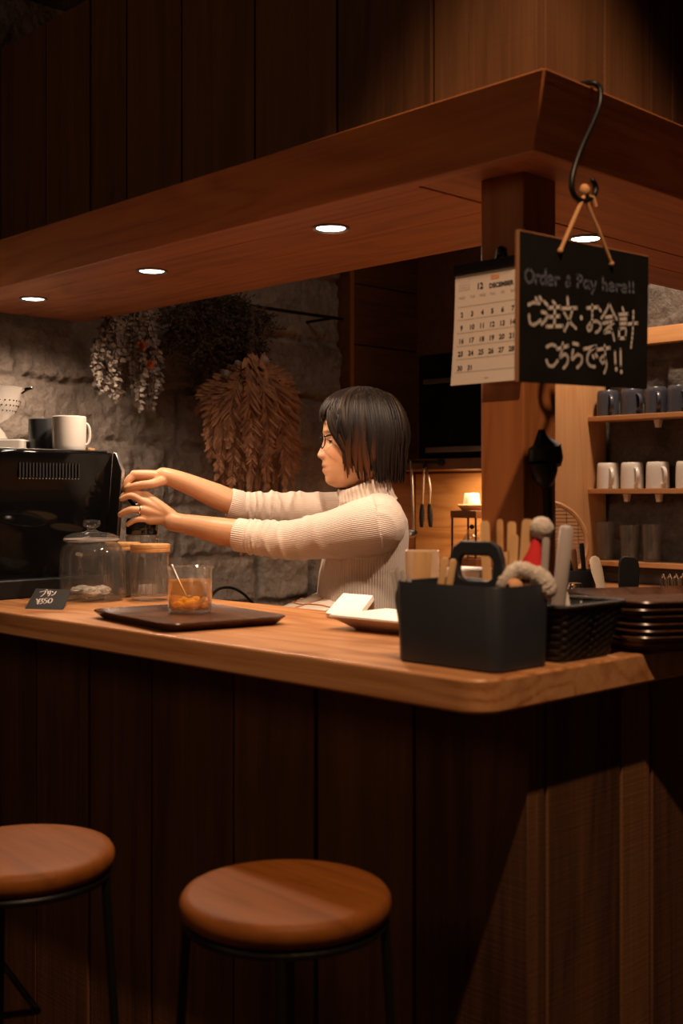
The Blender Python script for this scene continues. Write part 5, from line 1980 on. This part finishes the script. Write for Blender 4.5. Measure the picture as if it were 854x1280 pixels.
def paint_skin(me, org):
    n = len(me.vertices)
    co = np.zeros(n * 3)
    me.vertices.foreach_get('co', co)
    co = co.reshape(-1, 3) + np.array(org)
    rel = co - np.array(HC)
    a = rel @ np.array(HF)
    b = rel @ np.array(HB)
    z = rel[:, 2]
    py = 555 - z / SC
    px = 455 - a / SC
    base = np.tile(np.array([.62, .335, .18]), (n, 1))
    hd = (np.abs(b) < .09) & (py < 612) & (py > 480) & (px > 380) & (px < 520)
    lip = np.exp(-((py - 584.8) / 4.2) ** 4 - (b / .023) ** 4) * hd * (px < 411)
    base = base * (1 - lip[:, None]) + np.array([.40, .145, .095]) * lip[:, None]
    line = np.exp(-((py - 584.6) / .8) ** 2 - (b / .024) ** 4) * hd * (px < 412)
    base = base * (1 - .6 * line[:, None])
    for s2 in (-1, 1):
        brow = np.exp(-((py - (540.5 + 60 * np.abs(np.abs(b) - .030) * (np.abs(b) > .03))) / 1.7) ** 2 - ((b - s2 * .033) / .021) ** 6) * hd * (px < 425)
        base = base * (1 - .75 * brow[:, None])
        ch = np.exp(-((py - 570) / 10) ** 2 - ((b - s2 * .045) / .02) ** 2) * hd
        base = base * (1 - .10 * ch[:, None] * np.array([0, 1, 1]))
    col = np.ones((n, 4), dtype=np.float32)
    col[:, :3] = base
    at_ = me.color_attributes.new('tone', 'FLOAT_COLOR', 'POINT')
    at_.data.foreach_set('color', col.ravel())


bodyo = remeshed(body, 'body', 'skin', pr, .0026, 2, paint_skin)

M['lidskin'] = plain('eyelid_skin', (.50, .26, .15, 1), .5, var=.05)
# eyes with lids
for s2 in (-1, 1):
    ec = face(415.6, 552, s2 * .031)
    MB().ball(ec, .0086, 18, 12).build('eye', plain('eye_white', (.72, .66, .60, 1), .15) if s2 < 0 else M['white'], bodyo)
    ir = MB().ball(ec + HF * .0052 - UP * .002, (.0040, .0040, .0040), 14, 10)
    ir.build('iris', 'frame', bodyo)
    lid_ = MB()
    lid_.ball(ec, .0095, 20, 14)
    cut = ec - UP * .0002
    keep = [f for f in lid_.f if all((lid_.v[i] - cut).dot(UP * .95 + HF * -.1) > 0 for i in f)]
    lid_.f = keep
    me_l = lid_.build('eyelid', 'lidskin', bodyo, fix=False)
    ld = MB()
    for dz, r in ((.0006, .0014), (-.0046, .0006)):
        pts = [ec + HF * (.0096 * math.cos(t)) + HB * (.0098 * math.sin(t)) + UP * (dz - .0032 * (t / 1.1) ** 2 * (1 if dz > 0 else -.6)) for t in [-1.15 + 2.3 * i / 10 for i in range(11)]]
        ld.tube(pts, r, 6)
    ld.build('eyelashes', 'frame', bodyo)

# --- sweater
rw = []
for py, cx, ra, rb in ((618, 459, .050, .052), (624, 461, .058, .068), (630, 462, .067, .105), (638, 463, .078, .140), (650, 463.5, .088, .160), (668, 461, .096, .166), (690, 457, .102, .160), (715, 454, .107, .156),
                       (745, 453, .111, .156), (790, 453, .113, .158), (850, 453, .114, .162), (868, 453, .112, .160)):
    rw.append((at(cx, py, TD), ra, rb))
sw = MB()
ell_loft(sw, rw, 64, HF, HB, power=2.15)


def sleeve(mb, rows, folds, n=40, sub=10):
    c = spline([at(*r[:3]) for r in rows], sub)
    rad = []
    for i in range(len(rows) - 1):
        for j in range(sub):
            rad.append(rows[i][3] + (rows[i + 1][3] - rows[i][3]) * j / sub)
    rad.append(rows[-1][3])
    m = len(c)
    rings = []
    prev = None
    for k in range(m):
        t = (c[min(k + 1, m - 1)] - c[max(k - 1, 0)]).normalized()
        u = (UP - t * UP.dot(t)).normalized() if prev is None else (prev - t * prev.dot(t)).normalized()
        prev = u
        w = t.cross(u)
        s_ = k / (m - 1)
        ring = []
        for j in range(n):
            a = 2 * PI * j / n
            r = rad[k]
            for (pos, wid, amp, tilt) in folds:
                x = s_ - pos - tilt * math.cos(a) - .006 * math.sin(3 * a + pos * 40)
                r += amp * math.exp(-(x / wid) ** 2) * (.75 + .25 * math.cos(a * 2 + pos * 30))
            ring.append(c[k] + u * (r * math.cos(a)) + w * (r * math.sin(a)))
        rings.append(ring)
    mb.rings(rings)
    return c, rad


NEAR = [(472, 656, 2.735, .070), (450, 660, 2.735, .066), (420, 667, 2.75, .0565), (385, 673, 2.785, .050), (352, 675, 2.815, .0445), (325, 672, 2.835, .041), (310, 670.5, 2.842, .0385), (297.5, 668.5, 2.85, .0385)]
FAR = [(450, 640, 3.005, .058), (425, 639, 3.00, .050), (392, 637, 2.985, .043), (355, 635.5, 2.975, .0395), (325, 634.5, 2.965, .0375), (304, 633, 2.958, .0355), (288, 629, 2.95, .0355)]
nf = [(p_, w_, a_ * 1.35, t_) for p_, w_, a_, t_ in ((.62, .012, .0045, .012), (.68, .011, .0055, -.01), (.735, .011, .006, .014), (.785, .010, .006, -.008), (.83, .010, .0055, .01), (.54, .014, .0035, .02), (.44, .018, .003, -.02), (.90, .006, -.002, 0), (.33, .02, .0028, .03))]
ff = [(p_, w_, a_ * 1.4, t_) for p_, w_, a_, t_ in ((.40, .014, .0045, .014), (.47, .012, .0055, -.01), (.54, .012, .006, .012), (.60, .011, .0065, -.012), (.66, .011, .006, .01), (.72, .011, .006, -.008), (.78, .010, .005, .01), (.30, .016, .004, .02), (.88, .006, -.002, 0))]
nc, nr = sleeve(sw, NEAR, nf)
fc_, fr2 = sleeve(sw, FAR, ff)
# shoulder joins
limb(sw, [(474, 646, 2.80, .058), (473, 656, 2.735, .066)], 24)
limb(sw, [(462, 642, 2.95, .054), (450, 640, 3.005, .056)], 24)
# soft folds across the chest and back
for (x0, y0, d0, x1, y1, d1, r) in ((470, 690, 2.722, 440, 730, 2.715, .006), (462, 694, 2.715, 428, 745, 2.735, .006), (440, 700, 2.72, 418, 748, 2.76, .0055), (490, 668, 2.725, 470, 700, 2.712, .006), (404, 700, 2.83, 408, 752, 2.80, .005)):
    limb(sw, [(x0, y0, d0 + .018, r * .6), ((x0 + x1) / 2 + 2, (y0 + y1) / 2, (d0 + d1) / 2 + .012, r), (x1, y1, d1 + .026, r * .6)], 10, 4)


def paint_rib(me, org):
    n = len(me.vertices)
    co = np.zeros(n * 3)
    me.vertices.foreach_get('co', co)
    co = co.reshape(-1, 3) + np.array(org)

    def polyang(c, r, count):
        cc = np.array([tuple(q) for q in c])
        best = np.full(n, 1e9)
        ang = np.zeros(n)
        prev = None
        for k in range(len(cc) - 1):
            a, b = cc[k], cc[k + 1]
            ab = b - a
            t = np.clip(((co - a) @ ab) / (ab @ ab), 0, 1)
            p = a + t[:, None] * ab
            d = np.linalg.norm(co - p, axis=1) - r[k]
            T = ab / np.linalg.norm(ab)
            u = np.array([0, 0, 1.0]) - T * T[2]
            u /= np.linalg.norm(u)
            w = np.cross(T, u)
            e = co - p
            an = np.arctan2(e @ u, -(e @ w) if np.dot(w, np.array(FW)) > 0 else e @ w)
            m = d < best
            best[m] = d[m]
            ang[m] = an[m]
        return best, ang * count
    d1, a1 = polyang(nc, nr, 92)
    d2, a2 = polyang(fc_, fr2, 84)
    ctr = np.array(at(456, 700, TD))
    rel = co - ctr
    at_t = np.arctan2(rel @ np.array(HF), rel @ np.array(HB)) * 150
    val = at_t.copy()
    m1 = d1 < .006
    m2 = (d2 < .006) & ~m1
    val[m1] = a1[m1]
    val[m2] = a2[m2]
    A = me.attributes.new('rib', 'FLOAT', 'POINT')
    A.data.foreach_set('value', val.astype(np.float32))


swo = remeshed(sw, 'sweater', 'knit', pr, .0028, 3, paint_rib)
# rolled collar
col_ = MB()
CR = []
cA_, cB_ = at(453, 604, PD), at(459, 628, PD + .008)
axis = (cB_ - cA_).normalized()
cf = (HF - axis * HF.dot(axis)).normalized()
cs = axis.cross(cf)
prof = [(-.002, .0545), (-.006, .0575), (-.004, .0605), (.004, .0625), (.014, .0630), (.022, .0635), (.027, .0655), (.032, .0640), (.035, .0655), (.045, .0690), (.054, .0730), (.056, .064), (.03, .056), (.004, .0535)]
rgs = []
for h, r in prof:
    ring = []
    for j in range(72):
        a = 2 * PI * j / 72
        wob = .0012 * math.sin(3 * a + h * 160) + .0008 * math.sin(7 * a - h * 90)
        tilt = (.011 * math.cos(a) - .004) * max(0, 1 - max(h, 0) / .05)
        ring.append(cA_ + axis * (h + tilt) + cf * ((r + wob) * math.cos(a) * 1.03) + cs * ((r + wob) * math.sin(a)))
    rgs.append(ring)
col_.rings(rgs, caps=False, closed=True)
colo = col_.build('turtleneck_collar', 'knit', swo, smooth=80)
A = colo.data.attributes.new('rib', 'FLOAT', 'POINT')
A.data.foreach_set('value', [(i % 72) * (2 * PI * 38 / 72) * 1.0 for i in range(len(colo.data.vertices))])
# cuffs: ribbed bands
for nm, rows_, rr_c in (('cuff', NEAR, .0395), ('cuff', FAR, .0365)):
    p1, p0 = at(*rows_[-1][:3]), at(*rows_[-2][:3])
    T = (p1 - p0).normalized()
    u = (UP - T * UP.dot(T)).normalized()
    w = T.cross(u)
    cm = MB()
    rgs = []
    for h, r in ((-.030, rr_c - .001), (-.024, rr_c + .0012), (-.012, rr_c + .001), (0, rr_c + .0012), (.003, rr_c), (.003, rr_c - .003), (-.02, rr_c - .004)):
        rgs.append([p1 + T * h + u * (r * math.cos(2 * PI * j / 96)) + w * (r * math.sin(2 * PI * j / 96)) for j in range(96)])
    cm.rings(rgs, caps=False, closed=True)
    co_ = cm.build(nm, 'knit', swo, smooth=80)
    A = co_.data.attributes.new('rib', 'FLOAT', 'POINT')
    A.data.foreach_set('value', [(i % 96) * (2 * PI * 48 / 96) for i in range(len(co_.data.vertices))])

# trousers and shoes
tr_m = MB()
ell_loft(tr_m, [(at(453, 842, TD), .106, .152), (at(453, 880, TD), .112, .162), (at(453, 930, TD), .100, .158)], 40, HF, HB)
for s2 in (-1, 1):
    hip = at(453, 870, TD) + HB * (.08 * s2)
    foot = Vector((hip.x, hip.y, .09))
    tr_m.tube([hip, hip.lerp(foot, .5) + HF * .012, foot], [.092, .072, .062], 24)
remeshed(tr_m, 'trousers', 'denim', pr, .006, 3)
for s2 in (-1, 1):
    hip = at(453, 870, TD) + HB * (.08 * s2)
    foot = Vector((hip.x, hip.y, .05))
    MB().tube([foot - HF * .045, foot + HF * .06 - UP * .004, foot + HF * .16 - UP * .014], [.046, .044, .032], 20, round_ends=True).build('shoe', 'blackmat', pr)

# apron: a white cloth bulging in front of the waist
ap = MB()
rows_ = []
for k, (py, fx, w_) in enumerate(((738, 402, .075), (746, 386, .11), (752, 368, .13), (758, 354, .14), (768, 348, .15), (800, 362, .155), (860, 372, .16), (960, 376, .165))):
    ring = []
    for j in range(25):
        s_ = -1 + 2 * j / 24
        fold = .006 * math.sin(j * 1.3 + k * .6) * (k > 0)
        ring.append(face(fx, py, 0) + HB * (w_ * s_) - HF * (.085 * s_ * s_) + HF * fold + UP * .002 * math.sin(j * .9 + k))
    rows_.append(ring)
nA_ = len(rows_[0])
for lay in (0, 1):
    for r in rows_:
        ap.v += [q - HF * (.004 * lay) - UP * (.003 * lay) for q in r]
tot_ = len(rows_) * nA_
for k in range(len(rows_) - 1):
    for j in range(nA_ - 1):
        i = k * nA_ + j
        ap.f.append((i, i + 1, i + nA_ + 1, i + nA_))
        ap.f.append((tot_ + i, tot_ + i + nA_, tot_ + i + nA_ + 1, tot_ + i + 1))
for j in range(nA_ - 1):
    for k in (0, len(rows_) - 1):
        i = k * nA_ + j
        ap.f.append((i, tot_ + i, tot_ + i + 1, i + 1))
for k in range(len(rows_) - 1):
    for j in (0, nA_ - 1):
        i = k * nA_ + j
        ap.f.append((i, i + nA_, tot_ + i + nA_, tot_ + i))
apo = ap.build('apron', 'apron', pr, smooth=70)
stt = MB()
for k in range(1, 4):
    pts = [rows_[k][j] + UP * .0012 + HF * .0012 for j in range(nA_)]
    if k == 2:
        stt.tube(spline(pts, 2), .0013, 5)
pts = [rows_[k][18] + HF * .001 + UP * .001 for k in range(0, 6)]
stt.tube(spline(pts, 3), .0013, 5)
stt.build('orange_stitching', 'stitch', apo)

# --- hair: a cap of overlapping locks, chin-length bob
M['hair'] = None
HM = NT('dark_brown_hair')
hg_ = HM.add('ShaderNodeNewGeometry')
rnd_ = hg_.outputs['Random Per Island']
hz = HM.add('ShaderNodeAttribute')
hz.attribute_name = 'tipness'
hcol = HM.ramp(rnd_, [(0.0, (.006, .004, .003, 1)), (.7, (.012, .007, .005, 1)), (1.0, (.028, .013, .007, 1))])
HM.link(HM.mix(hz.outputs['Fac'], hcol, (.10, .030, .009, 1)), HM.b.inputs['Base Color'])
HM.set(Roughness=0.5)
HM.b.inputs['Specular IOR Level'].default_value = 0.22
M['hair'] = HM.m


def scalp(py, t, off):
    """point on the head surface, t = 0 front .. pi back; positive side = camera side"""
    f, g, w = lerp_table(HEAD, py)
    m_, half = (f + g) / 2, (g - f) / 2
    e = 2 / 2.25
    ct, s_ = math.cos(t), math.sin(t)
    p = HC + HF * ((455 - m_) * SC + half * SC * math.copysign(abs(ct) ** e, ct)) + HB * (w * math.copysign(abs(s_) ** e, s_)) + UP * ((555 - py) * SC)
    c = face(455, max(py, 515), 0)
    return p + (p - c).normalized() * off


hair = MB()
# inner cap so that no scalp shows
rgs = []
for py in [485.6 + i * 2.5 for i in range(40)]:
    ring = []
    for j in range(64):
        t = 2 * PI * j / 64
        tt = abs(t if t <= PI else t - 2 * PI)
        # hairline: forehead at the front, behind the cheek at the side
        lim = 523 - tt * 8 if tt < .95 else (515.5 + (tt - .95) / .33 * 77 if tt < 1.28 else 593)
        yy = min(py, lim)
        ring.append(scalp(yy, t, .004 if py <= lim else .001))
    rgs.append(ring)
hair.rings(rgs[::-1], caps=True)
hr = random.Random(33)
tips = []
tipv = [0.0] * len(hair.v)


def lock(t, start_py, end_py, off0, off1, wid, curl=0.0, back=0.0, tip=0.0, fringe=0.0):
    n = 12
    pts, rad = [], []
    for i in range(n + 1):
        s_ = i / n
        py = start_py + (end_py - start_py) * s_
        off = off0 + (off1 - off0) * s_ + .006 * math.sin(PI * s_)
        tq = t + curl * s_ * s_
        if py > 560:        # below the skull the hair hangs free of the narrowing jaw
            base = scalp(560, tq, off)
            p = base - UP * ((py - 560) * SC) - (base - face(455, 555, 0)).normalized() * (.00026 * (py - 560) * (1 if tq > 1.9 or tq < -1.9 else .6))
        else:
            p = scalp(max(py, 487), tq, off)
        p = p - HF * back * s_ * s_ + HF * fringe * s_
        pts.append(p)
        wv = wid * (0.35 + .65 * math.sin(PI * min(1, .15 + s_ * .62))) * (1 - max(0, (s_ - .7) / .3) ** 1.5 * .88)
        rad.append((max(.0009, wv * .32), max(.001, wv)))
    b0 = len(hair.v)
    # flat side against the head
    outw = (pts[4] - face(455, 540, 0)).normalized()
    hair.tube(pts, rad, 7, flat=tuple(outw))
    tipv.extend([tip * max(0, (i // 7) / n - .45) / .55 for i in range(len(hair.v) - b0)])


for k in range(460):
    t = hr.uniform(-PI, PI)
    at_ = abs(t)
    st_py = hr.uniform(487, 505)
    if at_ < .92:
        continue
    if at_ < 1.26:
        end = 520 + (at_ - .92) / .34 * 72 + hr.uniform(-6, 8)
    elif at_ < 1.42:
        end = hr.uniform(580, 601)
    elif at_ < 2.0:
        end = hr.uniform(590, 606)
    else:
        end = hr.uniform(588, 605)
    lock(t, st_py, end, .006, hr.uniform(.004, .016), hr.uniform(.005, .010), hr.uniform(-.06, .16) * (1 if t > 0 else -1), hr.uniform(-.004, .012), tip=.9 if (1.2 < at_ < 1.75 and hr.random() < .55) else .0)
# fringe swept forward and to the side
for k in range(90):
    s2 = 1 if k % 2 else -1
    t0 = hr.uniform(.0, .95)
    endp = 530 - t0 * 15 + hr.uniform(-6, 3)
    lock(s2 * t0, hr.uniform(487, 494), endp, .005, hr.uniform(.004, .008), hr.uniform(.004, .008), s2 * hr.uniform(-.30, .05), 0, fringe=hr.uniform(.000, .003))
# a layer swept from the parting back over the temple
for k in range(76):
    s2 = 1 if k % 2 else -1
    t0 = hr.uniform(.55, 1.0)
    lock(s2 * t0, hr.uniform(488, 496), hr.uniform(548, 592), .008, hr.uniform(.008, .013), hr.uniform(.0035, .0065), s2 * (1.30 - t0 + hr.uniform(.0, .18)), hr.uniform(.0, .006), tip=.5 if hr.random() < .3 else 0)
# stray wisps at the back
for k in range(30):
    s2 = 1 if k % 2 else -1
    lock(s2 * hr.uniform(2.1, 3.1), hr.uniform(500, 530), hr.uniform(585, 606), .008, hr.uniform(.012, .024), hr.uniform(.0025, .004), s2 * hr.uniform(-.1, .1), hr.uniform(.0, .010))
# thin side locks before the cheek
for k in range(10):
    lock(hr.uniform(1.14, 1.26), 500, hr.uniform(570, 596), .006, .007, .0040, hr.uniform(-.10, .02), -.002, tip=.35)
ho_ = hair.build('hair', 'hair', bodyo, smooth=80)
A = ho_.data.attributes.new('tipness', 'FLOAT', 'POINT')
A.data.foreach_set('value', tipv[:len(ho_.data.vertices)] + [0.0] * max(0, len(ho_.data.vertices) - len(tipv)))

# --- spectacles
gs = MB()
for s2 in (-1, 1):
    cg = face(401.5, 552.5, s2 * .034)
    ring = []
    for j in range(28):
        a = 2 * PI * j / 28
        ca_, sa = math.cos(a), math.sin(a)
        ring.append(cg + HB * (.026 * math.copysign(abs(ca_) ** .7, ca_)) + UP * (.0175 * math.copysign(abs(sa) ** .7, sa)) - HF * (.006 * (abs(ca_) ** 2) * (1 if ca_ * s2 > 0 else 0)))
    gs.tube(ring, .0013, 8, closed=True)
    top_ = cg + HB * (s2 * .026) + UP * .010 - HF * .006
    gs.tube(spline([top_, face(412, 545.6, s2 * .0665), face(432, 546.5, s2 * .0775), face(452, 549, s2 * .0785), face(458, 556, s2 * .076)], 5), [(.0022, .0011)] * 21, 8)
gs.tube([face(400.8, 548.5, .009), face(399.5, 546.8, 0), face(400.8, 548.5, -.009)], .0012, 8)
gso = gs.build('spectacles', 'frame', pr, smooth=60)
for s2 in (-1, 1):
    cg = face(401.5, 552.5, s2 * .034)
    ring = [cg + HB * (.025 * math.copysign(abs(math.cos(a)) ** .7, math.cos(a))) + UP * (.0165 * math.copysign(abs(math.sin(a)) ** .7, math.sin(a))) for a in [2 * PI * j / 28 for j in range(28)]]
    MB().hexa(ring, [q + HF * .0012 for q in ring]).build('lens', 'glass', gso)
# ring on the near hand
rc_ = at(174.5, 637.4, 2.890)
rd_ = (at(168, 637, 2.887) - at(179, 638, 2.893)).normalized()
ru_ = (UP - rd_ * UP.dot(rd_)).normalized()
rw2 = rd_.cross(ru_)
MB().tube([rc_ + ru_ * (.0103 * math.cos(a)) + rw2 * (.0103 * math.sin(a)) for a in [2 * PI * j / 32 for j in range(32)]], [(.0011, .0019)] * 32, 8, closed=True).build('finger_ring', 'gold', pr)
